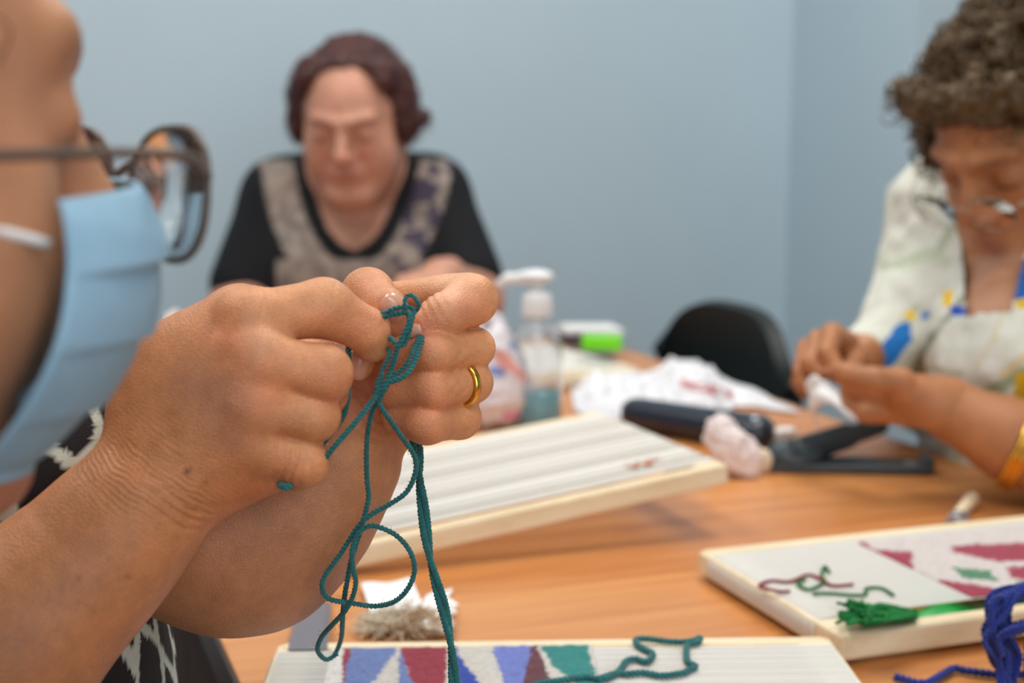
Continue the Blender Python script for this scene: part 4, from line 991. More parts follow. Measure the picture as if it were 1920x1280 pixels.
# hair: a mass of curls
rs = np.random.RandomState(8); fh = Field(H3 - .19, H3 + .19, .0030)
fh.ell(g3(0, -.030, .046), (.086, .103, .084), A3, .01)
for _ in range(420):
    a = rs.normal(size=3); a /= np.linalg.norm(a)
    if a[1] > .35 and a[2] < .55: continue
    if a[2] < -.45: continue
    fh.ell(g3(a[0] * .094, -.030 + a[1] * .108, .046 + a[2] * .088), np.array((1, 1, 1)) * rs.uniform(.007, .015), None, .004)
for q in (-1, 1): fh.ell(g3(q * .086, .010, .02), (.022, .040, .045), A3, .012)
for x in np.linspace(-.07, .07, 9): fh.ell(g3(x, .072 - 3 * x * x, .085 + rs.uniform(-.008, .008)), np.array((1, 1, 1)) * rs.uniform(.017, .023), None, .006)
fh.ell(g3(0, .112, -.010), (.060, .070, .085), A3, .004, 's')
hair_mesh(woman3, C_ORG, fh, srgb(84, 64, 38), 41, .007, .010, 3200, strand_len=.040, curl=.006, r=.0011, pred=lambda p: ((p - H3) @ A3)[1] < .07)
lens_pair(woman3, C_ORG, g3, A3, s3, cy=.122, cz=-.004, rx=.026, rz=.018, rim=.0007)
# bracelet
bc = P(1918, 836, 1.306); ba = m3 - e3N; ba /= np.linalg.norm(ba); Bm = rotm(ba, (0, 0, 1)); th = np.linspace(0, 2 * math.pi, 65)
bp = [bc + Bm @ np.array((.0405 * math.cos(a), 0, .0405 * math.sin(a))) for a in th]
Vt, Ft = tubes([(np.array(bp) + ba * o, .0028) for o in (-.005, 0, .005)], 8, False); br = obj_o('bracelet', Vt, Ft, M['gold'], None, bc); br.location = bc; tag(br, 'wide gold bracelet on the wrist of the person at right edge', 'bracelet')
# ------------------------------------------------------------------ yarn in the hands
M['teal'] = mat('teal_wool', srgb(10, 104, 106), .9, noise=.28, nscale=260, bump=.0003, bscale=3000, sheen=.3)
M['blue_wool'] = mat('blue_wool', srgb(10, 42, 136), .9, noise=.25, nscale=200, bump=.0003, bscale=3000, sheen=.25)
M['green_wool'] = mat('green_wool', srgb(22, 120, 56), .9, noise=.3, nscale=200, bump=.0003, bscale=3000)
M['crimson_wool'] = mat('crimson_wool', srgb(140, 30, 56), .9, noise=.2, nscale=200)
M['cream_wool'] = mat('cream_wool', srgb(222, 208, 184), .95, noise=.15, nscale=200, sheen=.3)
def px3(L, d0=None): return [P(*(q if len(q) == 3 else (*q, d0))) for q in L]
R1 = .00125; rs = np.random.RandomState(4); yp = []
def Y(L, d=None, r=R1, **k): yp.extend(twisted(px3(L, d), r, fuzz=5, rnd=rs, pitch=.0040, **k))
Y([(640, 588, .640), (716, 587, .618), (734, 580, .612), (757, 576, .612), (775, 580, .613), (771, 605, .612), (764, 634, .611), (754, 648, .611), (744, 643, .612), (730, 632, .618), (716, 620, .630), (700, 606, .640)])
Y([(660, 602, .640), (716, 594, .617), (740, 589, .613), (762, 585, .611), (769, 590, .610), (764, 612, .609), (752, 636, .609), (742, 662, .612), (733, 690, .615), (727, 712, .617)])
Y([(768, 600, .613), (760, 578, .611), (760, 560, .612), (768, 553, .613), (778, 558, .613), (786, 572, .614), (779, 584, .616), (772, 590, .616)], r=.0011)
Y([(802, 606, .650), (795, 630, .634), (788, 646, .6275), (779, 674, .6205), (764, 700, .616), (744, 712, .615), (722, 718, .615), (708, 738, .615), (698, 752, .613), (672, 785, .606), (640, 822, .603), (617, 849, .602), (608, 862, .604)], r=.0014)
Y([(794, 606, .650), (787, 630, .633), (779, 646, .627), (767, 676, .6185), (750, 696, .617), (736, 706, .616), (722, 730, .616), (709, 750, .617)], r=.00115)
Y([(704, 622, .645), (719, 638, .631), (731, 664, .617), (718, 690, .6155), (712, 716, .615), (704, 742, .616)], r=.00115)
Y([(745, 648, .612), (741, 672, .613), (731, 700, .614), (719, 728, .614), (712, 748, .616), (700, 764, .622), (690, 805, .63), (687, 850, .635), (688, 900, .64), (691, 930, .645), (684, 964, .648), (672, 1006, .65), (658, 1052, .655), (648, 1105, .66), (643, 1150, .69), (640, 1195, .74), (630, 1222, .76), (618, 1236, .765)], r=.0013)
Y([(716, 700, .614), (706, 732, .615), (714, 762, .618), (750, 814, .628), (777, 856, .638), (778, 888, .642), (762, 922, .645), (732, 944, .648), (700, 962, .649), (672, 986, .650), (640, 1036, .651), (609, 1080, .652), (604, 1104, .653), (616, 1122, .654), (640, 1128, .657), (668, 1132, .662), (702, 1136, .668), (738, 1128, .660), (764, 1104, .655), (777, 1070, .652), (770, 1036, .650), (746, 1006, .649), (716, 990, .648), (692, 986, .648), (670, 1002, .647), (660, 1034, .647), (662, 1066, .648), (667, 1090, .650), (661, 1118, .655), (646, 1146, .662), (622, 1172, .675), (602, 1196, .70), (596, 1220, .72), (612, 1236, .735), (632, 1226, .74)], r=.0013)
# the thick pair hanging to the weaving
for ph, dx in ((0, -6), (math.pi, 6)):
    L = [(780, 826), (785, 862), (787, 900), (793, 948), (799, 1000), (805, 1040), (816, 1084), (829, 1130), (839, 1172), (847, 1220), (851, 1262), (853, 1300), (853, 1340)]
    p = [P(x + 5.5 * math.cos(ph + k * .9), y, .665 + .0013 * math.sin(ph + k * .9)) for k, (x, y) in enumerate(L)]
    p = [P(784 + (2 if ph else -4), 800, .70)] + p; yp.extend(twisted(p, .0017, fuzz=2.5, rnd=rs, pitch=.0038))
Y([(648, 600, .640), (652, 640, .634), (655, 680, .627), (654, 735, .622), (645, 778, .620), (625, 808, .616), (604, 834, .612), (590, 850, .620)], r=.0013)
Y([(560, 895, .625), (548, 908, .604), (536, 914, .598), (527, 908, .602), (530, 898, .62)], r=.0017)
V, F = tubes(yp, 6); yo = P(740, 700, .615)
yo_ = link('knotting_yarn', mesh_np('knotting_yarn', V - yo, F), M['teal']); yo_.location = yo
tag(yo_, 'teal plied yarn looped through the fingers and hanging down in loops', 'yarn')

# teal tail lying on the near loom
def onloom(fr, L, hz): 
    out = []
    for q in L:
        a, b = lcoord(fr, q[0], q[1], hz + (q[2] if len(q) > 2 else 0)); out.append(fr[3] + fr[0] * a + fr[1] * b + fr[2] * (hz + (q[2] if len(q) > 2 else 0)))
    return out
cv = lambda L: [(850 + .2604 * x, 1170 + .2604 * y) for x, y in L]
hz = LTH + .0042; rs = np.random.RandomState(9)
L1 = cv([(1780, 95), (1740, 115), (1690, 125), (1560, 125), (1400, 105), (1330, 108), (1312, 122), (1330, 150), (1380, 180), (1430, 205), (1432, 240), (1390, 272), (1320, 250), (1250, 265), (1215, 310), (1180, 350), (1080, 395), (950, 380), (800, 402), (620, 430), (500, 480)])
L2 = cv([(1780, 110), (1755, 135), (1690, 145), (1680, 200), (1690, 270), (1745, 300), (1700, 330), (1640, 355), (1500, 370), (1380, 350), (1250, 358), (1190, 352), (1090, 380), (1040, 400)])
t_ = twisted(onloom(fA, L1, hz), .0021, pitch=.006, fuzz=5, rnd=rs) + twisted(onloom(fA, L2, hz), .0021, pitch=.006, fuzz=5, rnd=rs)
o0 = onloom(fA, [L1[8]], hz)[0]; V, F = tubes(t_, 6); q_ = link('yarn_tail', mesh_np('yarn_tail', V - o0, F), M['teal']); q_.location = o0
tag(q_, 'teal yarn tail lying in a square loop on the nearest loom', 'yarn')
cv = lambda L: [(1230 + .3594 * x, 950 + .3594 * y) for x, y in L]
for nm, m, Ls, lab in (('crimson_thread', 'crimson_wool', [[(700, 440), (640, 440), (540, 415), (600, 385), (700, 390), (790, 355), (850, 370), (920, 410), (1030, 405)]], 'crimson thread curling over the bare warp of the right-hand loom'),
                       ('green_thread', 'green_wool', [[(905, 340), (880, 310), (865, 360), (880, 390), (800, 430), (740, 400), (780, 380)], [(820, 455), (900, 450), (1080, 460), (1100, 425), (1180, 425), (1240, 460)]], 'thin green thread curling over the warp of the right-hand loom')):
    t_ = []
    for L in Ls: t_ += twisted(onloom(fC, cv(L), LTH + .0036), .0013, pitch=.004, fuzz=2, rnd=rs)
    o0 = t_[0][0][0]; V, F = tubes(t_, 5); q_ = link(nm, mesh_np(nm, V - o0, F), M[m]); q_.location = o0; tag(q_, lab, 'thread')
# green tassel in the corner of that loom
t_ = []; rs = np.random.RandomState(12)
hzc = LTH + .004
for k in range(70):
    L = [(1716 + rs.uniform(-8, 4), 1152 + rs.uniform(-9, 9), .002 * rs.rand()), (1680, 1150 + rs.uniform(-13, 13), .006 * rs.rand()), (1645 + rs.uniform(-15, 10), 1150 + rs.uniform(-18, 16), .008 * rs.rand()), (1590 + rs.uniform(-22, 40), 1150 + rs.uniform(-26, 22), .010 * rs.rand())]
    L[-1] = (L[-1][0], L[-1][1], .002 + .012 * rs.rand())
    t_.append((spline(onloom(fC, L, hzc), .002), .0011))
V, F = tubes(t_, 5); o0 = t_[0][0][0]; q_ = link('yarn_tassel', mesh_np('yarn_tassel', V - o0, F), M['green_wool']); q_.location = o0
tag(q_, 'frayed green yarn tassel on the near corner of the right-hand loom', 'yarn')
# bright green plastic pouch under the warp of the right loom
gx0, gy0 = lcoord(fC, 1690, 1150, .006); nx, ny = 60, 12
xs = np.linspace(gx0, LL - .03, nx); ys = np.linspace(.016, .060, ny); X, Yy = np.meshgrid(xs, ys, indexing='ij')
Zg = .006 + .003 * np.sin(X * 90 + Yy * 60) + .0025 * np.sin(X * 41 + 1); B0 = fC[3]
Vt = B0 + X.reshape(-1, 1) * fC[0] + Yy.reshape(-1, 1) * fC[1] + Zg.reshape(-1, 1) * fC[2]; Vb_ = B0 + X.reshape(-1, 1) * fC[0] + Yy.reshape(-1, 1) * fC[1] + (Zg * 0 + .0006).reshape(-1, 1) * fC[2]
i = np.arange(nx - 1)[:, None] * ny + np.arange(ny - 1)[None]; Q = np.stack([i, i + ny, i + ny + 1, i + 1], -1).reshape(-1, 4); n_ = len(Vt)
rim = np.r_[np.arange(ny), ny * np.arange(1, nx) + ny - 1, (nx - 1) * ny + np.arange(ny - 2, -1, -1), ny * np.arange(nx - 2, -1, -1)]
q_ = link('plastic_pouch', mesh_np('plastic_pouch', np.vstack([Vt, Vb_]) - Vb_[0], np.vstack([Q, Q[:, ::-1] + n_, np.stack([rim[:-1], rim[1:], rim[1:] + n_, rim[:-1] + n_], 1)])), mat('green_film', srgb(40, 196, 92), .25, coat=.3, bump=.001, bscale=60)); q_.location = Vb_[0]
tag(q_, 'bright green glossy pouch showing beneath the warp of the right-hand loom', 'pouch')
# royal blue yarn hank at the right edge
t_ = []; rs = np.random.RandomState(21)
for k in range(62):
    j = lambda s: rs.uniform(-s, s); d = .862 + .03 * rs.rand()
    L = [(2120 + j(20), 1196, .905), (2060, 1130 + j(20), d + .03), (1990 + j(20), 1085 + j(18), d + .02), (1920 + j(12), 1108 + j(14), d), (1875 + j(20), 1132 + j(22), d - .01), (1856 + j(13) + k % 3 * 14, 1190 + j(12), d - .012), (1874 + j(16) + k % 3 * 12, 1235 + j(8), d - .008), (1890 + j(14), 1285 + j(8), d - .012), (1915 + j(20), 1340 + j(14), .83)]
    if k % 4 == 0: L = [(2110, 1190, .905), (2060, 1110, d), (1985, 1120 + j(20), d - .02), (1945, 1180 + j(25), d - .015), (1925, 1240 + j(20), d - .01), (1950 + j(20), 1330, .835)]
    if k % 7 == 0: L = [(2060, 1192, .90), (2000, 1150 + j(14), d), (1940, 1165 + j(14), d - .02), (1900, 1180 + j(10), d - .02), (1872, 1196, d - .015), (1880, 1230, d - .014)]
    pts = px3(L); pts = [p if p[2] > TAB + .003 else np.array((p[0], p[1], TAB + .003)) for p in pts]
    t_ += twisted(pts, .0018, pitch=.006, step=.0015, fuzz=1.2, rnd=rs)
L = [(1678, 1268), (1700, 1274), (1722, 1280), (1742, 1279), (1768, 1264), (1790, 1253), (1812, 1257), (1850, 1262), (1890, 1266), (1960, 1262)]
tl = [T(x, y, TAB + .0035) for x, y in L]; t_ += twisted(tl, .0026, pitch=.008, step=.001, fuzz=5, rnd=rs)
L = [(1885, 1290), (1900, 1268), (1925, 1262), (1960, 1270)]; t_ += twisted([T(x, y, TAB + .008) for x, y in L], .002, pitch=.006, step=.0015, rnd=rs)
o0 = T(1900, 1270); V, F = tubes(t_, 5); q_ = link('yarn_hank', mesh_np('yarn_hank', V - o0, F), M['blue_wool']); q_.location = o0
tag(q_, 'tangled royal blue yarn hank spilling over the right-hand loom onto the table', 'yarn')

# ------------------------------------------------------------------ things on the table
def sdf_thing(name, f, m, org, smooth=2, noise_a=0, noise_s=.01, col=None, seed=1, parent=None):
    V, F = f.mesh(smooth)
    if noise_a: V = V + vnormals(V, F) * (noise_a * vnoise(V, noise_s, seed) + noise_a * .5 * vnoise(V, noise_s / 2.3, seed + 1))[:, None]
    if parent is None:
        V[:, 2] = np.maximum(V[:, 2], TAB + .0004)
    o = link(name, mesh_np(name, V - np.asarray(org), F, col(V) if col else None), m, parent)
    if parent is None: o.location = org
    return o
# steel ruler on the far bar of the near loom
pA, pB = T(590, 1131, TAB + .0015), onloom(fA, [(577, 1216)], LTH + .0028)[0]; dv = pB - pA; Lr = np.linalg.norm(dv); dv /= Lr; sv = np.array((1., .0, 0)); sv -= dv * (sv @ dv); sv /= np.linalg.norm(sv); nv = np.cross(sv, dv); nv *= np.sign(nv[2])
rt = empty('ruler', (0, 0, 0)); rt.matrix_world = Matrix([[sv[0], dv[0], -nv[0] if np.cross(sv, dv) @ nv < 0 else nv[0], pA[0]], [sv[1], dv[1], -nv[1] if np.cross(sv, dv) @ nv < 0 else nv[1], pA[1]], [sv[2], dv[2], -nv[2] if np.cross(sv, dv) @ nv < 0 else nv[2], pA[2]], [0, 0, 0, 1]])
tag(rt, 'flat grey metal ruler lying across the far bar of the nearest loom', 'ruler')
box('blade', (0, Lr / 2, 0), (.0245, Lr, .0009), mat('brushed_steel', srgb(150, 152, 164), .42, metallic=.7, noise=.06, nscale=300), rt, .0003, 1)
for k in range(12): box('tick_mark', ((-.0118 if 0 else .0098), .004 + k * (Lr - .008) / 11, .0006 if (np.cross(sv, dv) @ nv) > 0 else -.0006), (.004 if k % 5 == 0 else .0025, .0003, .0002), M['dark_plastic'], rt)
# paper scrap, frayed white scrap and wool tuft
def sheet(name, poly, m, lift, label, cat, hh=.004, seed=1, z0=TAB + .0015, thick=.0005, hfun=None, colf=None, res=90):
    W = np.array([T(x, y, z0) for x, y in poly]); lo, hi = W[:, :2].min(0), W[:, :2].max(0); n1 = res; n2 = max(8, int(res * (hi[1] - lo[1]) / (hi[0] - lo[0])))
    X, Yy = np.meshgrid(np.linspace(lo[0], hi[0], n1), np.linspace(lo[1], hi[1], n2), indexing='ij'); x, y = X.ravel(), Yy.ravel()
    ins = inpoly(x, y, W[:, :2]); wl_ = list(map(tuple, W[:, :2])); ed = segdist(x, y, wl_ + [wl_[0]])
    V = np.stack([x, y, x * 0 + z0], 1)
    if hfun is None: z = lift * np.clip(vnoise(V, hh * 3, seed) * .6 + .5 + .5 * vnoise(V, hh, seed + 1), 0, 2)
    else: z = hfun(V, ed)
    V[:, 2] = z0 + z
    i = np.arange(n1 - 1)[:, None] * n2 + np.arange(n2 - 1)[None]; Q = np.stack([i, i + n2, i + n2 + 1, i + 1], -1).reshape(-1, 4)
    V, Q, used = keep_faces(V, Q, ins); c = colf(V) if colf else None
    o0 = np.array((V[:, 0].mean(), V[:, 1].mean(), z0)); o = link(name, mesh_np(name, V - o0, Q, c), m); o.location = o0
    s = o.modifiers.new('t', 'SOLIDIFY'); s.thickness = thick; s.offset = -1 if z0 < TAB + .001 else 0
    return tag(o, label, cat)
sheet('paper_scrap', [(676, 1103), (724, 1097), (770, 1092), (784, 1118), (800, 1150), (796, 1184), (700, 1186), (690, 1140)], M['paper'], .006, 'white paper scrap under the wool tuft behind the nearest loom', 'paper', .02)
fr = [(752, 1186), (780, 1140), (800, 1120), (838, 1106), (850, 1104), (842, 1114), (848, 1120), (840, 1128), (862, 1138), (848, 1146), (858, 1158), (846, 1164), (850, 1186), (800, 1190)]
sheet('fabric_scrap', fr, M['paper'], .010, 'frayed white fabric scrap to the right of the wool tuft', 'fabric', .012, z0=TAB + .004, seed=5)
t_ = []; rs = np.random.RandomState(31); cs = []
for k in range(900):
    a = rs.uniform(0, 1); x0 = 692 + a * 130; b = T(x0 + rs.uniform(-8, 8), 1189 - rs.uniform(0, 18), TAB + .003); Lh = (.012 + .012 * math.sin(a * 3.1)) * rs.uniform(.5, 1.2)
    dr = np.array((rs.normal() * .6, rs.normal() * .5, rs.uniform(.1, 1.0))); dr /= np.linalg.norm(dr); p = [b, b + dr * Lh * .5 + rs.normal(size=3) * .001, b + dr * Lh + np.array((rs.normal() * .004, rs.normal() * .004, -Lh * .25))]
    p = spline(p, Lh / 6); t_.append((p, .00042)); cs.append(np.tile(lerp(np.array([srgb(232, 222, 200)]), np.array([srgb(178, 134, 84)]), np.array([np.clip(rs.normal() * .2 + .9 * math.exp(-((x0 - 782) / 24) ** 2), 0, 1)]))[0], (len(p) * 4 + 2, 1)))
V, F = tubes(t_, 4); o0 = T(760, 1180); q_ = link('wool_tuft', mesh_np('wool_tuft', V - o0, F, np.vstack(cs)), M['wool']); q_.location = o0
tag(q_, 'tuft of cream and tan wool fibres behind the nearest loom', 'wool')

# black elongated case
a, b = T(1192, 806, TAB), T(1418, 846, TAB); a[2] = b[2] = TAB + .0185
f = Field(np.minimum(a, b) - .05, np.maximum(a, b) + .05, .0018); f.cone(a, b, .0165, .0185, .01); f.cone(a + (.0, .018, 0), b + (.006, .020, 0), .0150, .0180, .016); f.F = np.maximum(f.F, (TAB + .0006 - f.ax[2])[None, None, :])
cs_ = empty('glasses_case', (*((a + b) / 2)[:2], TAB)); tag(cs_, 'long black rounded case supporting the tilted empty loom', 'case')
V, F = f.mesh(2); org = np.array(cs_.location); obj_o('shell', V, F, mat('case_black', srgb(26, 34, 50), .30, coat=.3, bump=.0002, bscale=700), cs_, org)
Lc = spline([a + (-.0155, -.006, .004), a + (-.004, -.0168, .004), (a + b) / 2 + (0, -.0178, .004), b + (.006, -.0185, .004), b + (.0185, -.004, .004)], .003); Vt, Ft = tubes([(Lc, .0007)], 6); obj_o('seam', Vt, Ft, M['dark_plastic'], cs_, org)
for p_ in (a + (0.004, -.002, .0160), b + (-.002, .002, .0180)):
    Vl_, Fl_ = lathe([(0, .0022), (.003, .0018), (.0046, .0006), (.005, 0)], 20); obj_o('stud', Vl_ + p_, Fl_, mat('stud_metal', srgb(190, 200, 215), .3, metallic=.8), cs_, org)
# tissue ball
def crumple(name, pxc, pyb, wpx, hpx, m, label, cat, seed, colr=None, shape=None, h=.0016):
    b = T(pxc, pyb); d = (b - CAM) @ D_; w_, h_ = wpx * d / FPX, hpx * d / FPX; rs = np.random.RandomState(seed)
    f = Field(b - (w_ * .75, w_ * .7, .004), b + (w_ * .75, w_ * .7, h_ * 1.15), h)
    for k in range(9): 
        q = np.array((rs.uniform(-.28, .28) * w_, rs.uniform(-.22, .22) * w_, h_ * rs.uniform(.18, .60)))
        if shape: q = b * 0 + shape(k, w_, h_, rs)
        f.ell(b + q, (w_ * rs.uniform(.22, .36), w_ * rs.uniform(.18, .30), h_ * rs.uniform(.28, .44)), None, .004)
    V, F = f.mesh(1); n = vnoise(V, w_ * .16, seed); n2 = vnoise(V, w_ * .07, seed + 3); V = V + vnormals(V, F) * (-(np.abs(n) * w_ * .10) - np.abs(n2) * w_ * .04 + w_ * .03)[:, None]
    V[:, 2] = np.maximum(V[:, 2], TAB + .0005)
    o = link(name, mesh_np(name, V - b, F, None), m); o.location = b; return tag(o, label, cat)
crumple('tissue', 1374, 892, 96, 118, M['tissue'], 'crumpled pinkish white tissue standing at the right end of the tilted loom', 'tissue', 3, shape=lambda k, w_, h_, rs: np.array(((k / 8 - .5) * w_ * .55, rs.uniform(-.15, .15) * w_, h_ * (.25 + .38 * (1 - k / 8) * rs.uniform(.6, 1.2)))))
crumple('thread_ball', 1418, 884, 46, 56, M['cream_wool'], 'small cream wad of thread between the tissue and the stapler', 'thread', 7)
crumple('tissue', 318, 694, 60, 112, M['tissue'], 'small cream crumpled tissue at the far left, beyond the near fist', 'tissue', 9, h=.003)
# small white eraser
b = T(1466, 842); q_ = box('eraser', (0, 0, .0120), (.028, .018, .023), M['paper'], None, .003, 3); q_.location = b; q_.rotation_euler = (0, 0, .35); tag(q_, 'small white eraser between the black case and the stapler', 'eraser')
# stapler, opened out
bl0, br0 = T(1447, 886), T(1752, 892); dr = br0 - bl0; Ls = np.linalg.norm(dr); az = math.atan2(dr[1], dr[0])
st = empty('stapler', bl0, az); tag(st, 'black stapler opened out on the table beside the far right hands', 'stapler')
mb = mat('stapler_black', srgb(54, 68, 76), .40, coat=.15)
box('base', (Ls / 2, 0.018, .0055), (Ls, .040, .010), mb, st, .003, 3); box('lip', (Ls - .004, .018, .012), (.008, .038, .010), mb, st, .002, 2)
box('anvil', (Ls - .022, .012, .0112), (.012, .010, .0012), mat('steel', (.5, .5, .52), .3, metallic=1), st)
f = Field((-.02, -.02, .0), (.07, .06, .06), .0016); f.cone((.012, .012, .018), (.040, .020, .018), .015, .013, .01); f.ell((.022, .012, .012), (.028, .018, .011), None, .01); f.F = np.maximum(f.F, (.0105 - f.ax[2])[None, None, :])
V, F = f.mesh(2); link('hinge_block', mesh_np('hinge_block', V, F), mb, st)
Vt, Ft = tubes([(np.array([(.022, -.004, .020), (.022, .030, .020)]), .004)], 16); link('hinge_pin', mesh_np('hinge_pin', Vt, Ft), M['dark_plastic'], st)
f = Field((.01, .0, .0), (.17, .16, .07), .0018); f.cone((.038, .020, .020), (.122, .092, .032), .012, .010, .01); f.cone((.03, .014, .022), (.08, .054, .028), .012, .012, .01)
V, F = f.mesh(2); link('top_arm', mesh_np('top_arm', V, F), mb, st)
# wooden peg with a printed tag
b0, b1 = T(1822, 935, TAB + .0075), T(1790, 972, TAB + .0075); dv = b1 - b0
pg = empty('wooden_peg', T(1806, 955)); tag(pg, 'pale wooden peg with a dark printed paper tag, near the right table edge', 'peg'); org = np.array(pg.location)
f = Field(np.minimum(b0, b1) - .02, np.maximum(b0, b1) + .02, .0012); f.cone(b0, b0 + dv * .7, .0068, .0052, .003); V, F = f.mesh(2); V[:, 2] = np.maximum(V[:, 2], TAB + .0004); obj_o('peg', V, F, M['pine'], pg, org)
dd = dv / np.linalg.norm(dv); ss = np.array((-dd[1], dd[0], 0)); ss /= np.linalg.norm(ss); c0 = b0 + dv * .62 + (0, 0, -.001)
g_ = np.array([(a_, b_) for a_ in np.linspace(0, .040, 14) for b_ in np.linspace(-.0085, .0085, 8)]); Vq = np.array([c0 + dd * a_ + ss * b_ + np.array((0, 0, .0045 * math.cos(b_ * 180) - .05 * a_)) for a_, b_ in g_]); Vq[:, 2] = np.maximum(Vq[:, 2], TAB + .001)
i = np.arange(13)[:, None] * 8 + np.arange(7)[None]; Qq = np.stack([i, i + 8, i + 9, i + 1], -1).reshape(-1, 4); W1, Q1 = subdiv(Vq, Qq); W1, Q1 = subdiv(W1, Q1)
n_ = vnoise(W1, .0022, 3); cc = np.where((n_ > .12)[:, None], np.array(srgb(196, 190, 190)), np.array(srgb(70, 60, 66)))
q_ = obj_o('paper_tag', W1, Q1, M['wool'], pg, org, cc); s_ = q_.modifiers.new('t', 'SOLIDIFY'); s_.thickness = .0004; q_['label'] = 'dark printed paper tag'

# crumpled white plastic bag, flat on the table
PB = [(1068, 740), (1076, 722), (1100, 714), (1150, 708), (1205, 700), (1262, 690), (1320, 698), (1380, 722), (1430, 745), (1480, 762), (1506, 776), (1470, 772), (1420, 764), (1378, 762), (1360, 792), (1300, 780), (1240, 778), (1180, 786), (1110, 786), (1075, 770)]
def hb(V, ed):
    e = np.clip(ed / .03, 0, 1); r = 1 - np.abs(vnoise(V * (1, .6, 1), .05, 4)); r2 = 1 - np.abs(vnoise(V, .022, 6)); return e * (.018 * r ** 3 + .009 * r2 ** 2) + .001
def cb(V):
    px, py, _ = proj(V); c = np.tile(np.array(srgb(226, 228, 234)), (len(V), 1)); n = vnoise(V, .012, 9)
    c[(np.abs(px - 1325) < 50) & (np.abs(py - 728 - (px - 1325) * .25) < 9) & (n > -.2)] = srgb(176, 84, 92); c[(np.abs(px - 1240) < 70) & (np.abs(py - 765) < 7) & (n > .0)] = srgb(228, 170, 140)
    c[(np.abs(px - 1078) < 9) & (np.abs(py - 716) < 10)] = srgb(90, 80, 110); return c
M['bag'] = mat('bag_film', rough=.35, vc=True, noise=.03, nscale=60, bump=.0015, bscale=50)
sheet('plastic_bag', PB, M['bag'], 0, 'crumpled white plastic bag with red print spread behind the black case', 'bag', hfun=hb, colf=cb, res=170, thick=.0004)
# standing plastic bag left of the bottle
b = T(938, 800); f = Field(b - (.09, .06, .002), b + (.07, .07, .17), .0026)
f.ell(b + (-.012, .0, .045), (.050, .036, .050), None, .02); f.ell(b + (-.010, .0, .085), (.034, .026, .045), None, .02); f.cone(b + (-.024, 0, .11), b + (-.018, 0, .138), .012, .008, .01)
f.cone(b + (-.018, 0, .138), b + (-.004, 0, .128), .007, .006, .004); f.cone(b + (-.004, 0, .128), b + (.010, 0, .100), .006, .010, .004); f.ell(b + (-.016, 0, .122), (.0045, .03, .007), None, .002, 's')
def cg(V):
    px, py, _ = proj(V); c = np.tile(np.array(srgb(226, 224, 232)), (len(V), 1)); n = 6 * vnoise(V, .01, 3)
    for poly, k in (([(920, 650), (945, 655), (985, 700), (985, 715), (960, 700), (930, 680)], (226, 160, 150)), ([(918, 685), (945, 690), (940, 705), (915, 702)], (120, 140, 210)), ([(960, 640), (976, 642), (974, 656), (960, 655)], (150, 165, 200)), ([(940, 770), (980, 770), (980, 790), (940, 790)], (220, 150, 180))):
        c[inpoly(px + n, py + n, poly)] = srgb(*k)
    return c
V, F = f.mesh(1); V = V + vnormals(V, F) * (-.008 * np.abs(vnoise(V, .022, 3)) - .003 * np.abs(vnoise(V, .009, 4)) + .002)[:, None]; V[:, 2] = np.maximum(V[:, 2], TAB + .0005)
q_ = link('plastic_bag', mesh_np('plastic_bag', V - b, F, cg(V)), M['bag']); q_.location = b; tag(q_, 'knotted white plastic bag with pink and blue print standing left of the pump bottle', 'bag')
# pump bottle
b = T(1006, 798); sc_ = ((b - CAM) @ D_) / FPX
bt = empty('pump_bottle', b); tag(bt, 'clear pump bottle with white pump and a little teal gel, behind the tilted loom', 'bottle')
rb_ = 48 * sc_; H_ = 204 * sc_
glass = mat('clear_plastic', (.96, .98, 1.0), .08, trans=.90, ior=1.12)
prof = [(0, 0), (rb_ * .9, 0), (rb_, .004), (rb_, H_ * .66), (rb_ * .96, H_ * .76), (rb_ * .80, H_ * .88), (rb_ * .5, H_ * .96), (rb_ * .36, H_), (rb_ * .36, H_ + .006)]
Vl_, Fl_ = lathe(prof, 40); inn = [(r_ * .955, max(z_, .002)) for r_, z_ in prof[::-1]]; Vi, Fi = lathe(inn, 40)
k_ = np.arange(40); k2_ = (k_ + 1) % 40; t0_ = (len(prof) - 1) * 40; i0_ = len(Vl_)
link('body', mesh_np('body', np.vstack([Vl_, Vi]), np.vstack([Fl_, Fi + i0_, np.stack([t0_ + k_, t0_ + k2_, i0_ + k2_, i0_ + k_], 1)])), glass, bt)
Vl_, Fl_ = lathe([(0, .0025), (rb_ * .93, .0025), (rb_ * .945, .004), (rb_ * .945, 66 * sc_), (0, 66 * sc_)], 40); q_ = link('gel', mesh_np('gel', Vl_, Fl_), mat('teal_gel', srgb(40, 160, 176), .15), bt); q_['label'] = 'teal gel at the bottom of the bottle'
wp = mat('white_pump', (.80, .82, .84), .35)
r0 = 27 * sc_; Vl_, Fl_ = lathe([(0, H_ + .002), (r0, H_ + .002), (r0 * 1.02, H_ + .004), (r0 * .98, H_ + 42 * sc_), (r0 * .8, H_ + 48 * sc_), (r0 * .45, H_ + 50 * sc_), (r0 * .42, H_ + 72 * sc_), (0, H_ + 72 * sc_)], 32); link('collar', mesh_np('collar', Vl_, Fl_), wp, bt)
for k in range(24):
    a_ = k / 24 * 6.283; o_ = box('collar_rib', (0, 0, 0), (.0012, .0012, 34 * sc_), wp, bt, .0003, 1); o_.location = (r0 * 1.01 * math.cos(a_), r0 * 1.01 * math.sin(a_), H_ + 22 * sc_); o_.rotation_euler = (0, 0, a_)
f = Field((-.07, -.03, H_ + 50 * sc_), (.03, .03, H_ + 100 * sc_), .0013); z1 = H_ + 76 * sc_
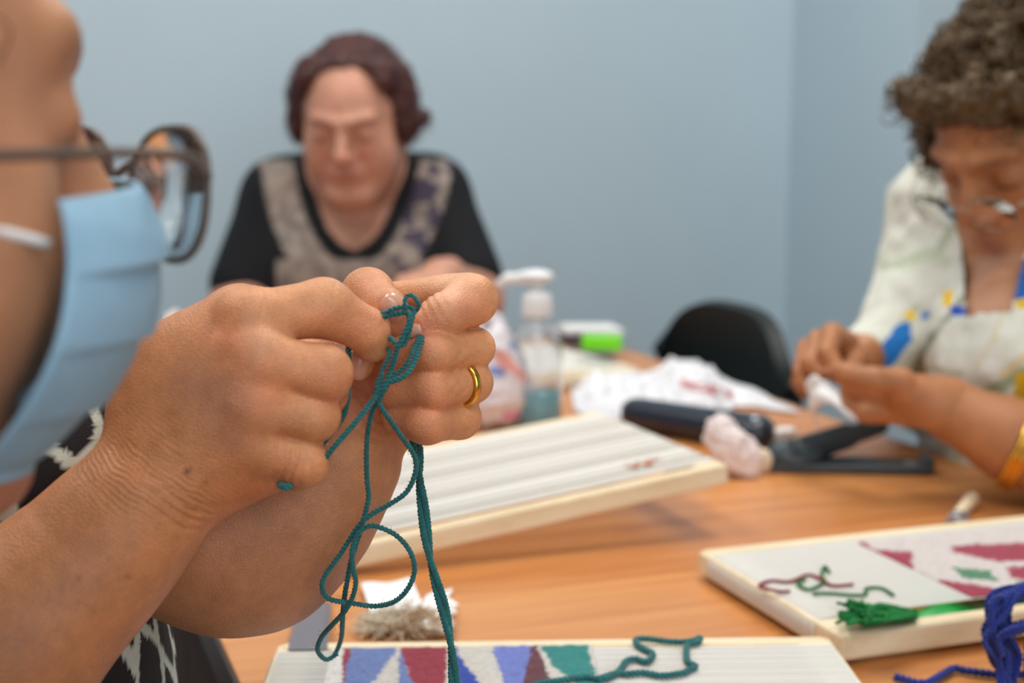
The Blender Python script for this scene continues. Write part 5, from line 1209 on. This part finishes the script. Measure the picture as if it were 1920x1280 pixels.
f.ell((0, 0, z1 + .001), (.020, .016, .0075), None, .003); f.cone((0, 0, z1 - .001), (-.034, 0, z1 - .002), .0080, .0062, .006); f.cone((-.034, 0, z1 - .002), (-.044, 0, z1 - .008), .0062, .0046, .004)
V, F = f.mesh(2); link('pump_head', mesh_np('pump_head', V, F), wp, bt)
Vt, Ft = tubes([(np.array([(0, 0, .006), (.002, 0, H_ * .5), (0, 0, H_)]), .0025)], 10); link('dip_tube', mesh_np('dip_tube', Vt, Ft), glass, bt)
# purple lid near the hand
b = T(728, 842); Vl_, Fl_ = lathe([(0, 0), (.012, 0), (.0135, .001), (.0135, .009), (.0125, .011), (0, .0115)], 28); q_ = link('thread_spool', mesh_np('thread_spool', Vl_, Fl_), mat('purple_plastic', srgb(176, 130, 236), .35)); 
q_.location = T(728, 838); tag(q_, 'small purple spool just visible below the far hand', 'spool')
# far end of the table: loom, notebook, papers, lime green box
LF, RF, BF = T(1046, 703, TAB + .0225), T(1200, 689, TAB + .0225), T(1120, 660, TAB + .0225)
e_ = (RF - LF); e_ /= np.linalg.norm(e_); yv = np.array((-e_[1], e_[0], 0))
loomD, fD = make_loom('tapestry_loom', RF - e_ * LL, e_, yv, 'pine loom farthest away, at the far end of the table behind the bottle', 60, M['warp'])
sv_ = T(1098, 686); nb_ = empty('notebook', (T(1094, 668)[0], T(1094, 668)[1], TAB + .0235), AZ)
nb_.location[2] = TAB + .0235
tag(nb_, 'dark brown notebook at the far end of the table under white papers', 'notebook')
box('cover', (0, 0, .005), (.09, .10, .010), mat('notebook_cover', srgb(62, 40, 40), .6), nb_, .002); box('pages', (.001, 0, .005), (.090, .097, .007), M['paper'], nb_)
pp = empty('paper_stack', (T(1104, 660)[0], T(1104, 660)[1], TAB + .0340), AZ - .15); tag(pp, 'white folded papers on the dark notebook beside the lime green box', 'paper')
for k in range(3): 
    o_ = box('sheet', (0, 0, 0), (.090 - .002 * k, .085, .0012), M['paper'], pp); o_.location = (.002 * k, .001 * k, .001 + k * .0022); o_.rotation_euler = (0, .02, .03 * k - .05)
b = T(1126, 640, TAB + .052); lb = box('box', (0, 0, 0), (.056, .030, .020), mat('lime_plastic', srgb(120, 226, 24), .4), None, .003, 3); lb.name = 'storage_box'; lb.location = (b[0] + .002, b[1], TAB + .0405 + .0102); lb.rotation_euler = (0, 0, -.1); tag(lb, 'small lime green box on the papers at the far end of the table', 'box')

# ------------------------------------------------------------------ office chair behind the table edge
ch = empty('office_chair', (.327 + .02, 2.15 + .01, 0), AZ + math.pi / 2 + 0.04)   # local y points to -v (towards the table), x along u
tag(ch, 'black plastic office chair tucked against the far right table edge', 'chair')
mk = mat('chair_black', srgb(26, 34, 36), .5, bump=.0004, bscale=500)
ny_, nz_ = 36, 30; V = []
for i in range(ny_):
    for k in range(nz_):
        s_ = -1 + 2 * i / (ny_ - 1); t_2 = k / (nz_ - 1); zz = .52 + .345 * t_2; wd = .215 * (1 - .12 * (1 - t_2)) ; top = (1 - abs(s_) ** 3.2 * .30 * t_2 ** 2)
        V.append((s_ * wd * (1 - .10 * max(0, t_2 - .75) / .25 * abs(s_) ** 2), -.030 * (1 - s_ * s_) - .03 * math.sin(t_2 * 2.6) + .045 + .01, .50 + .335 * t_2 * top))
V = np.array(V); i = np.arange(ny_ - 1)[:, None] * nz_ + np.arange(nz_ - 1)[None]; Q = np.stack([i, i + nz_, i + nz_ + 1, i + 1], -1).reshape(-1, 4)
o_ = link('backrest', mesh_np('backrest', V, Q), mk, ch); s_ = o_.modifiers.new('t', 'SOLIDIFY'); s_.thickness = .022; s_.offset = 0; s_ = o_.modifiers.new('b', 'BEVEL'); s_.width = .008; s_.segments = 3; s_.limit_method = 'ANGLE'
box('seat', (0, .235, .455), (.44, .42, .05), mk, ch, .02, 4)
box('back_bracket', (0, .02, .47), (.06, .03, .16), M['dark_plastic'], ch, .006); box('seat_plate', (0, .20, .425), (.18, .26, .02), M['dark_plastic'], ch, .004)
Vt, Ft = tubes([(np.array([(0, .22, .10), (0, .22, .26)]), .028), (np.array([(0, .22, .25), (0, .22, .42)]), .014)], 20); link('gas_post', mesh_np('gas_post', Vt, Ft), M['dark_plastic'], ch)
for k in range(5):
    a_ = k * 1.2566 + .3; e_ = np.array((math.cos(a_), math.sin(a_), 0)); Vt, Ft = tubes([(np.array([(0, .22, .10), tuple(np.array((0, .22, .075)) + e_ * .28)]), np.array([.026, .015]))], 10); lg = link('base_arm', mesh_np('base_arm', Vt, Ft), M['dark_plastic'], ch)
    c_ = np.array((0, .22, .03)) + e_ * .28; sd_ = np.array((-e_[1], e_[0], 0)); Vt, Ft = tubes([(np.array([c_ - sd_ * .022, c_ - sd_ * .004]), .028), (np.array([c_ + sd_ * .004, c_ + sd_ * .022]), .028)], 18); link('caster', mesh_np('caster', Vt, Ft), M['dark_plastic'], lg)
# cloth in the right woman's hands
L_ = [(1528, 770, 1.43), (1518, 742, 1.42), (1532, 722, 1.40), (1556, 730, 1.385), (1580, 750, 1.37), (1606, 758, 1.36)]
cl = spline(px3(L_), .004); n_ = len(cl); ws = np.linspace(-1, 1, 9); V = np.array([p + np.array((.002 * math.sin(5 * w_), .012 * w_, -.004 + .012 * w_ * (1 if k < n_ * .5 else .8))) for k, p in enumerate(cl) for w_ in ws])
i = np.arange(n_ - 1)[:, None] * 9 + np.arange(8)[None]; Q = np.stack([i, i + 9, i + 10, i + 1], -1).reshape(-1, 4)
q_ = link('cloth_piece', mesh_np('cloth_piece', V - cl[0], Q), M['paper']); q_.location = cl[0]; s_ = q_.modifiers.new('t', 'SOLIDIFY'); s_.thickness = .0025; tag(q_, 'small white folded cloth held by the person with curly hair', 'cloth')
